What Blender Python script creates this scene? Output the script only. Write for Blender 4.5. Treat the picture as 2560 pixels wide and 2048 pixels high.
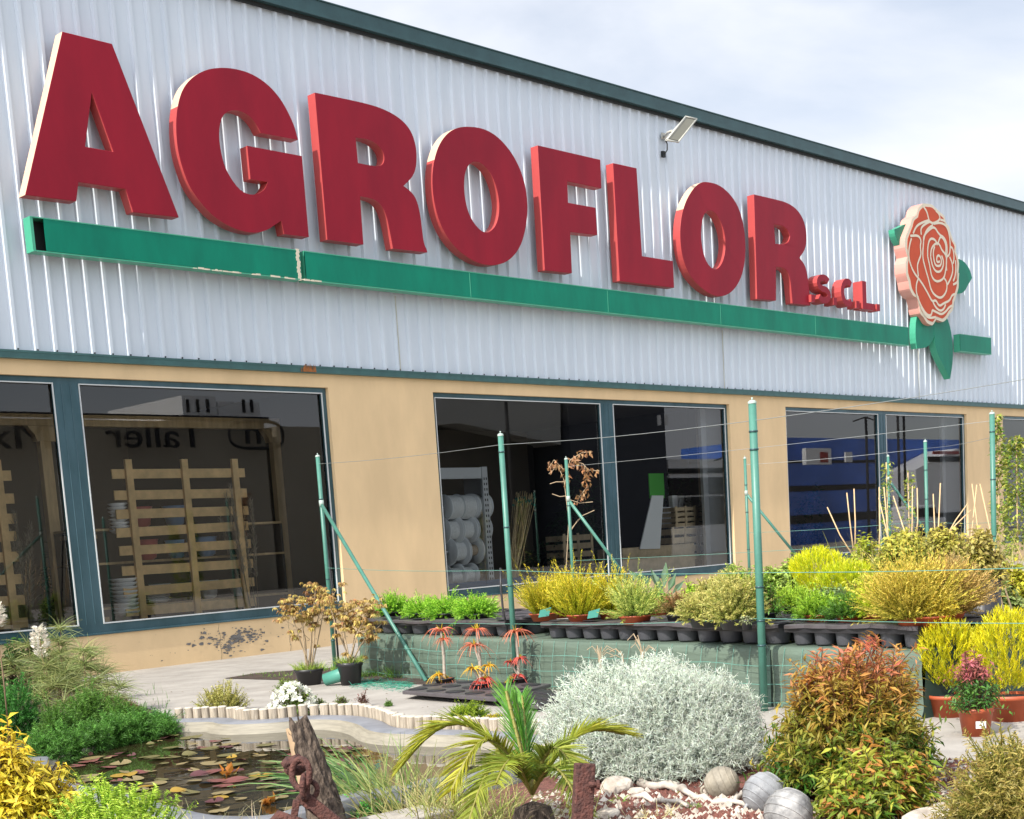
import bpy, math, random
import numpy as np
from mathutils import Vector, Matrix
rnd = random.Random(7); rng = np.random.default_rng(11)
for o in list(bpy.data.objects): bpy.data.objects.remove(o)
S = bpy.context.scene; C = S.collection
# ------------------------------------------------------------------ camera
# principal point, horizon and vanishing points measured on the photograph (2560 x 2048 px)
PP = np.array([1262., 1885.]); HC = 1.25
VR = np.array([4745, 1132.]); VN = np.array([-2400, 1609.])
FP = math.sqrt(-np.dot(VR - PP, VN - PP))
def _d(p): return np.array([(p[0] - PP[0]) / FP, (p[1] - PP[1]) / FP, 1.])
def _n(v): return v / np.linalg.norm(v)
RX = _n(_d(VR)); RY = _d(VN); RY = _n(RY - RX * np.dot(RX, RY)); RZ = -np.cross(RX, RY)
if RZ[1] > 0: RZ = -RZ
R = np.array([RX, RY, RZ]); CAM = np.array([0, 0, HC])
cd = bpy.data.cameras.new('camera'); cam = bpy.data.objects.new('camera', cd); C.objects.link(cam)
mr, mu, mb = R[:, 0], -R[:, 1], -R[:, 2]
cam.matrix_world = Matrix(((mr[0], mu[0], mb[0], 0), (mr[1], mu[1], mb[1], 0), (mr[2], mu[2], mb[2], HC), (0, 0, 0, 1)))
cd.sensor_width = 36; cd.lens = FP / 2560 * 36; cd.shift_x = (1280 - PP[0]) / 2560; cd.shift_y = (PP[1] - 1024) / 2560
cd.clip_end = 2000; S.camera = cam
# ------------------------------------------------------------------ light
ELEV = math.radians(42); AZ = math.radians(5)          # sun comes from -X, 6 degrees in front of the facade
tosun = Vector((-math.cos(ELEV) * math.cos(AZ), -math.cos(ELEV) * math.sin(AZ), math.sin(ELEV)))
sl = bpy.data.lights.new('sun', 'SUN'); sl.energy = 5.0; sl.angle = math.radians(.5); sl.color = (1, .95, .86)
so = bpy.data.objects.new('sun', sl); C.objects.link(so); so.rotation_euler = tosun.to_track_quat('Z', 'Y').to_euler()
w = bpy.data.worlds.new('World'); S.world = w; w.use_nodes = True
nt = w.node_tree; N = nt.nodes; L = nt.links; N.clear()
out = N.new('ShaderNodeOutputWorld'); bg = N.new('ShaderNodeBackground'); bg.inputs[1].default_value = .12
sk = N.new('ShaderNodeTexSky'); sk.sky_type = 'NISHITA'; sk.sun_disc = False
sk.sun_elevation = ELEV; sk.sun_rotation = math.atan2(tosun.x, tosun.y)
tc = N.new('ShaderNodeTexCoord'); mp = N.new('ShaderNodeMapping'); mp.inputs['Scale'].default_value = (1.1, 1.1, 2.6)
n1 = N.new('ShaderNodeTexNoise'); n1.inputs['Scale'].default_value = 1.7; n1.inputs['Detail'].default_value = 7; n1.inputs['Roughness'].default_value = .52; n1.inputs['Distortion'].default_value = .4
mp.inputs['Location'].default_value = (.0, 3.1, 1.2)
cr = N.new('ShaderNodeValToRGB'); cr.color_ramp.elements[0].position = .38; cr.color_ramp.elements[0].color = (.38, .38, .38, 1)
cr.color_ramp.elements[1].position = .60; cr.color_ramp.elements[1].color = (1, 1, 1, 1)
mx = N.new('ShaderNodeMix'); mx.data_type = 'RGBA'; mx.inputs[7].default_value = (6.9, 7.15, 7.7, 1)
L.new(tc.outputs['Generated'], mp.inputs[0]); L.new(mp.outputs[0], n1.inputs[0]); L.new(n1.outputs[0], cr.inputs[0])
L.new(cr.outputs[0], mx.inputs[0]); L.new(sk.outputs[0], mx.inputs[6]); vd = N.new('ShaderNodeVectorMath'); vd.operation = 'DOT_PRODUCT'; vd.inputs[1].default_value = tuple(tosun); L.new(tc.outputs['Generated'], vd.inputs[0])
mr_ = N.new('ShaderNodeMapRange'); mr_.inputs['From Min'].default_value = 0.; mr_.inputs['From Max'].default_value = 1.; mr_.inputs['To Min'].default_value = 1.; mr_.inputs['To Max'].default_value = 2.3; mr_.interpolation_type = 'SMOOTHSTEP'; L.new(vd.outputs['Value'], mr_.inputs[0])
vs_ = N.new('ShaderNodeVectorMath'); vs_.operation = 'SCALE'; L.new(mx.outputs[2], vs_.inputs[0]); L.new(mr_.outputs[0], vs_.inputs['Scale']); L.new(vs_.outputs[0], bg.inputs[0]); L.new(bg.outputs[0], out.inputs[0])
S.view_settings.view_transform = 'Standard'; S.view_settings.look = 'None'; S.view_settings.exposure = .27; S.view_settings.gamma = 1
S.render.engine = 'CYCLES'; S.render.resolution_x = 1024; S.render.resolution_y = 819
# ------------------------------------------------------------------ geometry from measured positions
D = 15.9                                                   # the facade plane y = D
def ray(u, v): return R @ _d((u, v))
def G(u, v, z=0.):
    r = ray(u, v); t = (z - HC) / r[2]; return np.array([r[0] * t, r[1] * t, z])
def W(u, v, y=D):
    r = ray(u, v); t = y / r[1]; return np.array([r[0] * t, y, HC + r[2] * t])
def sc(p): return FP / (R.T @ (np.array(p) - CAM))[2]      # px of the photo per metre at point p
TA = np.array([9.7, 11.6]); TD = np.array([-.206, -.978]); TD = TD / np.linalg.norm(TD); TN = np.array([-TD[1], TD[0]]); TN = TN if TN[0] > 0 else -TN
def L2(u, off=0., v=1595):
    """point at image column u on the vertical plane along the bench front, moved back by off"""
    a = TA + TN * off; r = ray(u, v); M = np.array([[r[0], -TD[0]], [r[1], -TD[1]]]); t, s = np.linalg.solve(M, a)
    return np.array([r[0] * t, r[1] * t, HC + r[2] * t]), s
# ------------------------------------------------------------------ materials
def nodes(m): m.use_nodes = True; return m.node_tree, m.node_tree.nodes['Principled BSDF']
def mat(name, col, rough=.6, metal=0., noise=0., nscale=8., bump=0., bscale=30., col2=None, spec=.5, stretch=None, detail=5):
    m = bpy.data.materials.new(name); t, b = nodes(m)
    b.inputs['Base Color'].default_value = (*col, 1); b.inputs['Roughness'].default_value = rough; b.inputs['Metallic'].default_value = metal
    b.inputs['Specular IOR Level'].default_value = spec
    co = t.nodes.new('ShaderNodeTexCoord'); src = co.outputs['Object']
    if stretch:
        mpn = t.nodes.new('ShaderNodeMapping'); mpn.inputs['Scale'].default_value = stretch; t.links.new(src, mpn.inputs[0]); src = mpn.outputs[0]
    if noise > 0 or col2:
        nn = t.nodes.new('ShaderNodeTexNoise'); nn.inputs['Scale'].default_value = nscale; nn.inputs['Detail'].default_value = detail
        nn.inputs['Roughness'].default_value = .62; t.links.new(src, nn.inputs[0])
        c2 = col2 if col2 else tuple(x * (1 - noise) for x in col)
        rp = t.nodes.new('ShaderNodeValToRGB'); rp.color_ramp.elements[0].position = .35; rp.color_ramp.elements[1].position = .66
        rp.color_ramp.elements[0].color = (*c2, 1); rp.color_ramp.elements[1].color = (*col, 1)
        t.links.new(nn.outputs[0], rp.inputs[0]); t.links.new(rp.outputs[0], b.inputs['Base Color'])
    if bump > 0:
        nb = t.nodes.new('ShaderNodeTexNoise'); nb.inputs['Scale'].default_value = bscale; nb.inputs['Detail'].default_value = 6
        bp = t.nodes.new('ShaderNodeBump'); bp.inputs['Strength'].default_value = bump; bp.inputs['Distance'].default_value = .02
        t.links.new(src, nb.inputs[0]); t.links.new(nb.outputs[0], bp.inputs['Height']); t.links.new(bp.outputs[0], b.inputs['Normal'])
    return m
def leafmat(name, rough=.5, trans=.36, spec=.4):
    m = bpy.data.materials.new(name); t, b = nodes(m)
    a = t.nodes.new('ShaderNodeAttribute'); a.attribute_name = 'col'; t.links.new(a.outputs['Color'], b.inputs['Base Color'])
    b.inputs['Roughness'].default_value = rough; b.inputs['Specular IOR Level'].default_value = spec
    tr = t.nodes.new('ShaderNodeBsdfTranslucent'); t.links.new(a.outputs['Color'], tr.inputs[0])
    ms = t.nodes.new('ShaderNodeMixShader'); ms.inputs[0].default_value = trans
    o = t.nodes['Material Output']; t.links.new(b.outputs[0], ms.inputs[1]); t.links.new(tr.outputs[0], ms.inputs[2]); t.links.new(ms.outputs[0], o.inputs[0])
    return m
def glassmat(name, tint=(.94, .97, .97), refl=1.):
    m = bpy.data.materials.new(name); m.use_nodes = True; t = m.node_tree; t.nodes.clear()
    o = t.nodes.new('ShaderNodeOutputMaterial'); tr = t.nodes.new('ShaderNodeBsdfTransparent'); tr.inputs[0].default_value = (*tint, 1)
    gl = t.nodes.new('ShaderNodeBsdfGlossy'); gl.inputs['Roughness'].default_value = .005; gl.inputs[0].default_value = (refl, refl, refl, 1)
    fr = t.nodes.new('ShaderNodeFresnel'); fr.inputs[0].default_value = 1.75; ms = t.nodes.new('ShaderNodeMixShader')
    t.links.new(fr.outputs[0], ms.inputs[0]); t.links.new(tr.outputs[0], ms.inputs[1]); t.links.new(gl.outputs[0], ms.inputs[2]); t.links.new(ms.outputs[0], o.inputs[0])
    return m
LEAF = leafmat('leaf'); LEAFM = leafmat('leaf_matte', .8, .2, .1)
M = dict(
    clad=mat('painted_steel', (.585, .635, .685), .34, .0, .10, 2.2, 0, col2=(.52, .575, .63), stretch=(1.6, 1, .22)),
    fascia=mat('green_steel', (.035, .085, .09), .35, .2, .25, 3),
    trim=mat('green_trim', (.05, .13, .125), .4, .2, .25, 5),
    render=mat('ochre_render', (.72, .52, .29), .85, 0, .14, 1.7, .12, 90, stretch=(1, 1, .35), detail=9),
    frame=mat('frame_teal', (.024, .066, .078), .2, .2, .35, 1.6, .05, 60, col2=(.06, .12, .145), stretch=(1, 1, .4)),
    seal=mat('pane_bead', (.55, .57, .56), .4),
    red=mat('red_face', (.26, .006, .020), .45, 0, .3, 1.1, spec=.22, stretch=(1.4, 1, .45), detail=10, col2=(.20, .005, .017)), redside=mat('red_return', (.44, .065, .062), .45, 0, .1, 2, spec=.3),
    sunlitside=mat('sunlit_return', (.68, .48, .34), .5, 0, .15, 6), orange=mat('rose_petal', (.50, .058, .010), .6, 0, .12, 3), cream=mat('cream_edge', (.62, .55, .42), .5),
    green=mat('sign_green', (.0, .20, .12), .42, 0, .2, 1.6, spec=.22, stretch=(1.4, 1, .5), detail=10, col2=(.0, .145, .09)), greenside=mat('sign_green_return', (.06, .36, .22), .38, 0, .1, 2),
    dark=mat('dark_gap', (.01, .012, .012), .7), rust=mat('rust', (.125, .045, .032), .85, .0, .5, 30, .8, 90, col2=(.05, .02, .016), detail=9),
    rustst=mat('rust_stain', (.34, .12, .03), .8, 0, .4, 20),
    post=mat('post_green', (.065, .205, .155), .42, 0, .2, 6, .05, 40), wire=mat('wire_green', (.12, .30, .24), .5), wireg=mat('wire_grey', (.35, .37, .36), .4, .6),
    cap=mat('post_cap', (.34, .42, .37), .5), lampc=mat('lamp_casing', (.50, .49, .43), .5, .1, .15, 10), lampg=mat('lamp_glass', (.22, .21, .16), .25),
    concrete=mat('concrete', (.37, .34, .30), .9, 0, .3, 2.6, .3, 30, col2=(.27, .245, .215), detail=12), kerb=mat('concrete_block', (.42, .38, .33), .9, 0, .3, 6, .4, 30),
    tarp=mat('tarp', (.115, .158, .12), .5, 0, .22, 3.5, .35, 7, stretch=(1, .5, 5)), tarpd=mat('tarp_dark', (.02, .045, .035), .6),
    black=mat('black_plastic', (.022, .021, .024), .42, 0, .2, 8), cup=mat('cup_plastic', (.075, .075, .085), .5, 0, .15, 12), deck=mat('tray_deck', (.085, .075, .08), .38, 0, .2, 9),
    terra=mat('terracotta_plastic', (.42, .085, .03), .5, 0, .15, 6), potsoil=mat('pot_soil', (.035, .024, .017), .95, 0, .5, 60, .8, 90),
    soil=mat('soil', (.075, .048, .032), .95, 0, .5, 9, .9, 40, col2=(.03, .02, .015)), lava=mat('lava', (.20, .075, .055), .95, 0, .5, 25, .8, 60),
    liner=mat('pond_liner', (.22, .225, .245), .5, 0, .25, 5, .08, 20, col2=(.15, .155, .17)), linerl=mat('liner_wall', (.28, .25, .19), .6, 0, .3, 6, .1, 14, stretch=(1, 1, 12)),
    log=mat('pale_log', (.50, .42, .32), .8, 0, .55, 7, .3, 40, stretch=(9, 9, .6)), logtop=mat('log_end', (.50, .45, .37), .85, 0, .2, 20),
    bark=mat('bark', (.15, .11, .08), .95, 0, .6, 30, 1., 40, col2=(.025, .016, .011), stretch=(1.5, 1.5, .6)), heart=mat('stripped_wood', (.50, .34, .20), .8, 0, .3, 8),
    drift=mat('driftwood', (.62, .56, .48), .85, 0, .45, 9, .6, 18, col2=(.30, .26, .22)), rock=mat('pale_rock', (.60, .54, .46), .9, 0, .4, 7, .7, 16, col2=(.30, .25, .20)),
    float_t=mat('float_tan', (.32, .28, .215), .65, 0, .45, 9, .3, 30), float_g=mat('float_grey', (.30, .305, .315), .5, 0, .5, 8, .3, 30), float_b=mat('float_worn', (.055, .055, .06), .55, 0, .8, 11, .3, 20, col2=(.40, .39, .37), detail=9),
    pine=mat('pallet_wood', (.80, .54, .25), .7, 0, .3, 5, .1, 30, stretch=(1, 1, 1)), beam=mat('beam_wood', (.62, .44, .23), .75, 0, .3, 4, .1, 20, stretch=(3, 3, .5)),
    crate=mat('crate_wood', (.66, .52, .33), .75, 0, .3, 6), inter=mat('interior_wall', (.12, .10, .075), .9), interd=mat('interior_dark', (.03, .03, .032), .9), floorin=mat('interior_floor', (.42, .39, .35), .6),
    shelf=mat('shelf_steel', (.60, .62, .64), .4, .2), reel=mat('reel_plastic', (.8, .83, .85), .4), rope=mat('rope_white', (.82, .84, .84), .7, 0, .3, 60), twine=mat('twine', (.45, .36, .26), .8, 0, .3, 60),
    cane=mat('cane', (.75, .58, .32), .6, 0, .3, 30), ceramic=mat('ceramic_white', (.8, .8, .8), .3), ceramicb=mat('ceramic_blue', (.25, .46, .8), .3), ceramicr=mat('ceramic_red', (.6, .13, .12), .3), board=mat('white_board', (.85, .87, .87), .5), gsign=mat('green_panel', (.08, .45, .05), .5),
    twig=mat('twig', (.20, .13, .075), .85), twigl=mat('twig_pale', (.36, .27, .17), .85), stake=mat('stake', (.60, .42, .22), .65, 0, .2, 20), aloe_stem=mat('aloe_stem', (.42, .36, .29), .8, 0, .4, 25), label=mat('label_white', (.75, .75, .75), .5), tag_g=mat('tag_green', (.04, .22, .17), .4),
    net=mat('ground_netting', (.05, .25, .18), .6, 0, .3, 30), pipe=mat('green_pipe', (.07, .25, .19), .45), bar_g=mat('building_grey', (.40, .40, .38), .8), opp1=mat('workshop_wall', (.36, .32, .25), .9), opp2=mat('far_blue', (.07, .20, .72), .5, 0, .35, .25), opp3=mat('far_white', (.8, .8, .8), .7), opp4=mat('far_dark', (.045, .05, .065), .8), ink=mat('sign_ink', (.01, .01, .012), .7), redb=mat('far_red', (.35, .04, .04), .6), tile=mat('blue_strip', (.02, .10, .22), .3))
# ------------------------------------------------------------------ object helpers
GL = {}
def put(o, parent=None):
    C.objects.link(o)
    if parent is not None: o.parent = parent
    return o
def tag(o, label, cat, group=None, kind=None):
    if label: o['label'] = label
    if cat: o['category'] = cat
    if group: o['group'] = group
    if kind: o['kind'] = kind
    return o
def thing(name, label, cat, loc=(0, 0, 0), rz=0., group=None):
    o = bpy.data.objects.new(name, None); o.location = Vector([float(x) for x in loc]); o.rotation_euler[2] = rz; o.empty_display_size = .1
    put(o); return tag(o, label, cat, group)
class B:
    """collects simple solids and links them as ONE mesh object"""
    def __init__(s): s.v = []; s.f = []; s.m = []; s.sm = []
    def add(s, vs, fs, mi=0, smooth=False):
        k = len(s.v); s.v += [tuple(float(c) for c in v) for v in vs]; s.f += [tuple(i + k for i in f) for f in fs]; s.m += [mi] * len(fs); s.sm += [smooth] * len(fs)
    def box(s, x0, x1, y0, y1, z0, z1, mi=0):
        s.add([(x0, y0, z0), (x1, y0, z0), (x1, y1, z0), (x0, y1, z0), (x0, y0, z1), (x1, y0, z1), (x1, y1, z1), (x0, y1, z1)],
              [(0, 3, 2, 1), (4, 5, 6, 7), (0, 1, 5, 4), (1, 2, 6, 5), (2, 3, 7, 6), (3, 0, 4, 7)], mi)
    def obox(s, c, ax, ay, az, mi=0):
        c = np.array(c, float); ax, ay, az = (np.array(a, float) for a in (ax, ay, az))
        vs = [c + i * ax + j * ay + k * az for k in (-1, 1) for i, j in ((-1, -1), (1, -1), (1, 1), (-1, 1))]
        s.add(vs, [(0, 3, 2, 1), (4, 5, 6, 7), (0, 1, 5, 4), (1, 2, 6, 5), (2, 3, 7, 6), (3, 0, 4, 7)], mi)
    def tube(s, pts, rad, n=8, mi=0, caps=True, smooth=True):
        pts = [np.array(p, float) for p in pts]; rad = rad if hasattr(rad, '__len__') else [rad] * len(pts); vs = []; fs = []
        ref = None
        for i, p in enumerate(pts):
            t = _n(pts[min(i + 1, len(pts) - 1)] - pts[max(i - 1, 0)])
            if ref is None: ref = np.array([0, 0, 1.]) if abs(t[2]) < .8 else np.array([1., 0, 0])
            a = _n(ref - t * (ref @ t)); b = np.cross(t, a); ref = a
            for k in range(n):
                th = 2 * math.pi * k / n; vs.append(p + rad[i] * (math.cos(th) * a + math.sin(th) * b))
        for i in range(len(pts) - 1):
            for k in range(n): fs.append((i * n + k, i * n + (k + 1) % n, (i + 1) * n + (k + 1) % n, (i + 1) * n + k))
        s.add(vs, fs, mi, smooth)
        if caps: s.add(vs[:n], [tuple(range(n))[::-1]], mi); s.add(vs[-n:], [tuple(range(n))], mi)
    def lathe(s, c, prof, n=24, mi=0, axis=(0, 0, 1), smooth=True):
        ax = _n(np.array(axis, float)); a = _n(np.cross(ax, (0, 1, 0) if abs(ax[1]) < .9 else (1, 0, 0))); b = np.cross(ax, a); c = np.array(c, float); vs = []; fs = []
        for r, h in prof:
            for k in range(n):
                th = 2 * math.pi * k / n; vs.append(c + ax * h + r * (math.cos(th) * a + math.sin(th) * b))
        for i in range(len(prof) - 1):
            for k in range(n): fs.append((i * n + k, i * n + (k + 1) % n, (i + 1) * n + (k + 1) % n, (i + 1) * n + k))
        s.add(vs, fs, mi, smooth)
    def prism(s, poly, y0, y1, holes=(), mi_face=0, mi_side=1):
        """poly in (x,z); extruded from y0 (front) to y1 (back), with holes"""
        import mathutils.geometry as mg
        loops = [poly] + list(holes); tv = [[Vector((p[0], p[1], 0)) for p in lp] for lp in loops]
        tri = mg.tessellate_polygon(tv); flat = [p for lp in loops for p in lp]
        s.add([(p[0], y0, p[1]) for p in flat], [tuple(t) for t in tri], mi_face); s.add([(p[0], y1, p[1]) for p in flat], [tuple(t)[::-1] for t in tri], mi_side)
        for lp in loops:
            n = len(lp); s.add([(p[0], y0, p[1]) for p in lp] + [(p[0], y1, p[1]) for p in lp], [(i, (i + 1) % n, n + (i + 1) % n, n + i) for i in range(n)], mi_side)
    def link(s, name, mats, parent=None, bevel=0., fix=True, loc=None):
        me = bpy.data.meshes.new(name); me.from_pydata(s.v, [], s.f)
        mats = mats if isinstance(mats, (list, tuple)) else [mats]
        for m in mats: me.materials.append(m)
        me.polygons.foreach_set('material_index', s.m); me.polygons.foreach_set('use_smooth', s.sm)
        if fix:
            import bmesh
            bm = bmesh.new(); bm.from_mesh(me); bmesh.ops.remove_doubles(bm, verts=bm.verts, dist=1e-5); bmesh.ops.recalc_face_normals(bm, faces=bm.faces); bm.to_mesh(me); bm.free()
        me.update(); o = bpy.data.objects.new(name, me); put(o, parent)
        if bevel > 0:
            md = o.modifiers.new('bevel', 'BEVEL'); md.width = bevel; md.segments = 2; md.limit_method = 'ANGLE'; md.angle_limit = math.radians(40)
        return o
def copy_tree(o, parent=None, kids=None):
    c = o.copy(); C.objects.link(c); c.parent = parent
    for ch in [x for x in (kids or bpy.data.objects) if x.parent == o]: copy_tree(ch, c)
    return c
def polar(n): return rng.normal(size=(n, 3))
def unit(a): return a / np.maximum(np.linalg.norm(a, axis=-1, keepdims=True), 1e-9)
class F:
    """foliage collector: vertex arrays with a colour attribute"""
    def __init__(s): s.v = []; s.f3 = []; s.f4 = []; s.c = []; s.k = 0
    def leaves(s, P, Dv, Nv, Ln, Wd, col, fold=.15, droop=.15):
        n = len(P); Dv = unit(Dv); Sd = unit(np.cross(Dv, Nv)); Nn = np.cross(Sd, Dv); Ln = np.broadcast_to(Ln, n)[:, None]; Wd = np.broadcast_to(Wd, n)[:, None]
        mid = P + Dv * Ln * .45
        v = np.stack([P, mid + Sd * Wd * .5 + Nn * Wd * fold, mid - Nn * Wd * fold * .5, mid - Sd * Wd * .5 + Nn * Wd * fold, P + Dv * Ln - Nn * Ln * droop], 1)
        i = s.k + np.arange(n)[:, None, None] * 5
        s.f3.append((np.array([[0, 1, 2], [0, 2, 3], [1, 4, 2], [2, 4, 3]])[None] + i).reshape(-1, 3)); s.v.append(v.reshape(-1, 3)); s.c.append(np.repeat(col, 5, 0)); s.k += n * 5
    def blades(s, P, Dv, Ln, Wd, col, bend=.3, up=None, seg=3, tipw=.15):
        """curved tapering strips; bend pulls the tip down (or along up)"""
        n = len(P); Dv = unit(Dv); g = np.array([0, 0, -1.]) if up is None else up; Ln = np.broadcast_to(Ln, n)[:, None]; Wd = np.broadcast_to(Wd, n)[:, None]; bend = np.broadcast_to(bend, n)[:, None]
        Sd = unit(np.cross(Dv, rng.normal(size=(n, 3)))); vs = []
        for j in range(seg + 1):
            t = j / seg; c = P + Dv * Ln * t + g * Ln * bend * t * t; ww = Wd * .5 * ((1 - t) * (1 - tipw) + tipw) if j else Wd * .4
            vs += [c + Sd * ww, c - Sd * ww]
        v = np.stack(vs, 1); m = 2 * (seg + 1); i = s.k + np.arange(n)[:, None, None] * m
        s.f4.append((np.array([[2 * j, 2 * j + 1, 2 * j + 3, 2 * j + 2] for j in range(seg)])[None] + i).reshape(-1, 4)); s.v.append(v.reshape(-1, 3)); s.c.append(np.repeat(col, m, 0)); s.k += n * m
    def sticks(s, A, Bq, ra, rb, col):
        """thin three-sided rods from A to B"""
        n = len(A); T = unit(Bq - A); a = unit(np.cross(T, np.array([.31, .22, .93]))); b = np.cross(T, a); vs = []
        ra = np.broadcast_to(ra, n)[:, None]; rb = np.broadcast_to(rb, n)[:, None]
        for th in (0, 2.094, 4.189): vs.append(A + ra * (math.cos(th) * a + math.sin(th) * b))
        for th in (0, 2.094, 4.189): vs.append(Bq + rb * (math.cos(th) * a + math.sin(th) * b))
        v = np.stack(vs, 1); i = s.k + np.arange(n)[:, None, None] * 6
        s.f4.append((np.array([[0, 1, 4, 3], [1, 2, 5, 4], [2, 0, 3, 5]])[None] + i).reshape(-1, 4)); s.v.append(v.reshape(-1, 3)); s.c.append(np.repeat(col, 6, 0)); s.k += n * 6
    def link(s, name, m=None, parent=None):
        V = np.concatenate(s.v); cc = np.concatenate(s.c); me = bpy.data.meshes.new(name)
        t3 = np.concatenate(s.f3) if s.f3 else np.zeros((0, 3), int); t4 = np.concatenate(s.f4) if s.f4 else np.zeros((0, 4), int)
        me.vertices.add(len(V)); me.vertices.foreach_set('co', V.astype(np.float32).ravel())
        nl = t3.size + t4.size; me.loops.add(nl); me.loops.foreach_set('vertex_index', np.concatenate([t3.ravel(), t4.ravel()]).astype(np.int32))
        st = np.concatenate([np.arange(len(t3)) * 3, t3.size + np.arange(len(t4)) * 4]).astype(np.int32)
        me.polygons.add(len(st)); me.polygons.foreach_set('loop_start', st)
        me.update(calc_edges=True); me.validate()
        a = me.attributes.new('col', 'FLOAT_COLOR', 'POINT'); a.data.foreach_set('color', np.concatenate([np.clip(cc, 0, 1), np.ones((len(cc), 1))], 1).astype(np.float32).ravel())
        me.materials.append(m or LEAF); o = bpy.data.objects.new(name, me); return put(o, parent)
def mixc(c1, c2, t): t = np.clip(np.asarray(t), 0, 1)[:, None]; return np.array(c1) * (1 - t) + np.array(c2) * t
def jit(c, a=.18): return np.clip(c * (1 + rng.normal(0, a, (len(c), 1))) * (1 + rng.normal(0, a * .3, (len(c), 3))), 0.002, 1)
def lump(dirs, seed=0, amp=.22):
    r = np.random.default_rng(seed); s = 0
    for k in range(5): q = r.normal(size=3) * (2 + k); s = s + np.cos(dirs @ q + r.uniform(0, 6.28)) / (1 + .5 * k)
    return 1 + amp * s / 2
def twigs(n, rad, seed=0, inner=.45, up=.5, amp=.22, flat=0., zmin=-.15, spread=.35):
    """twig bases and directions in a lumpy ellipsoid shell sitting on z=0; rad=(rx,ry,h)"""
    d = unit(polar(n)); d[:, 2] = np.abs(d[:, 2]) * (1 - zmin) + zmin * .5; d = unit(d); q = lump(d, seed, amp)
    rr = (inner + (1 - inner) * rng.random(n) ** .5)[:, None] * q[:, None]
    P = d * rr * np.array([rad[0], rad[1], rad[2] * .92]); P[:, 2] += rad[2] * .06; P[:, 2] = np.abs(P[:, 2])
    Dv = unit(d * np.array([1, 1, 1 - flat]) + np.array([0, 0, up]) + rng.normal(0, spread, (n, 3)))
    return P, Dv, rr[:, 0]
def shrub(parent, rad, n, tl, k, ll, lw, colf, name='foliage', seed=0, inner=.45, up=.5, amp=.34, dome=0., ang=.9, m=None, needle=False, flat=0., droop=.15, spread=.35, bend=.12, off=(0, 0, 0), stems=True, stemcol=(.16, .10, .06), zmin=-.15):
    cut = tl * .75; rad = (max(rad[0] - cut, rad[0] * .45), max(rad[1] - cut, rad[1] * .45), max(rad[2] - cut * (1 + up * .2), rad[2] * .4))
    P, Dv, rr = twigs(n, rad, seed, inner, up, amp, flat, zmin, spread); f = F(); off = np.array(off)
    P[:, :2] *= (1 + dome * (P[:, 2:3] / rad[2]) ** 2)
    if needle: stemcol = tuple(colf(np.array([.35]), np.array([.3]), np.array([0.]))[0] * .8)
    tlv = tl * rng.uniform(.55, 1.3, n) * (1 + .55 * (rng.random(n) > .94))
    t = np.tile(np.linspace(.12, 1, k), n); ti = np.repeat(np.arange(n), k)
    base = P[ti] + Dv[ti] * (tlv[ti] * t)[:, None] + np.array([0, 0, -1]) * (bend * tlv[ti] * t * t)[:, None]
    side = unit(np.cross(Dv[ti], rng.normal(size=(n * k, 3)))); ld = unit(Dv[ti] * (1.15 - ang) + side * ang)
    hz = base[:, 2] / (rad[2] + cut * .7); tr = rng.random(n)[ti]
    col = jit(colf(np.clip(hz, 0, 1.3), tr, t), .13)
    Lv = ll * rng.uniform(.65, 1.25, n * k); Wv = lw * rng.uniform(.7, 1.2, n * k)
    if needle: f.blades(base + off, ld, Lv, Wv, col, bend=droop, seg=2)
    else: f.leaves(base + off, ld, unit(np.array([0, 0, 1.]) + rng.normal(0, .5, (n * k, 3))), Lv, Wv, col, droop=droop)
    if stems:
        sc_ = np.tile(np.array([stemcol]), (n, 1)); f.sticks(P + off, P + Dv * tlv[:, None] * .9 + off, .0035, .0015, jit(sc_))
        mm = max(n // 8, 6); ix = rng.choice(n, min(mm, n), False); A = rng.normal(0, .06, (len(ix), 3)) * np.array([rad[0], rad[1], 0]); f.sticks(A + off, P[ix] + off, .008, .004, jit(sc_[:len(ix)]))
    return f.link(name, m, parent)
def at(u, vb, vt, wpx, z=0.):
    """base point on the ground at image (u,vb), height and width in metres from the photo's pixel extents"""
    p = G(u, vb, z); s = sc(p); return p, (vb - vt) / s, wpx / s
# colour functions
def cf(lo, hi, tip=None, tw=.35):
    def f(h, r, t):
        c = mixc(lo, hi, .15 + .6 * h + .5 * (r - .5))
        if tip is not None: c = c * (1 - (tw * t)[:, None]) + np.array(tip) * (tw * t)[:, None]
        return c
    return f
exec_parts = []
def Zp(u, v, depth): return CAM + ray(u, v) * depth
# ================================================================== SETTING
b = B(); b.add([(-60, -60, 0), (120, -60, 0), (120, 120, 0), (-60, 120, 0)], [(0, 1, 2, 3)])
g = b.link('ground', M['concrete'], fix=False); tag(g, None, None, kind='structure')
def sheet(name, pts, z, m, kind='structure', thick=None, bumpy=0.):
    P = [G(u, v) if len((u, v)) == 2 else None for u, v in pts]; bb = B(); n = len(P)
    vs = [(p[0], p[1], z) for p in P]; bb.add(vs, [tuple(range(n))]); o = bb.link(name, m, fix=True)
    for p in o.data.polygons:
        if p.normal.z < 0: o.data.flip_normals(); break
    if kind: o['kind'] = kind
    return o
sheet('soil_bed', [(-500, 1690), (60, 1690), (200, 1722), (330, 1760), (420, 1790), (440, 1830), (300, 1900), (120, 2000), (-100, 2300), (-900, 2100)], .008, M['soil'])
sheet('gravel_bed', [(560, 2060), (900, 1990), (1250, 1925), (1430, 1880), (1470, 1850), (1600, 1832), (2000, 1905), (2330, 1985), (2480, 2005), (2900, 2030), (2900, 2600), (400, 2600), (300, 2200)], .012, M['lava'])
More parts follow.
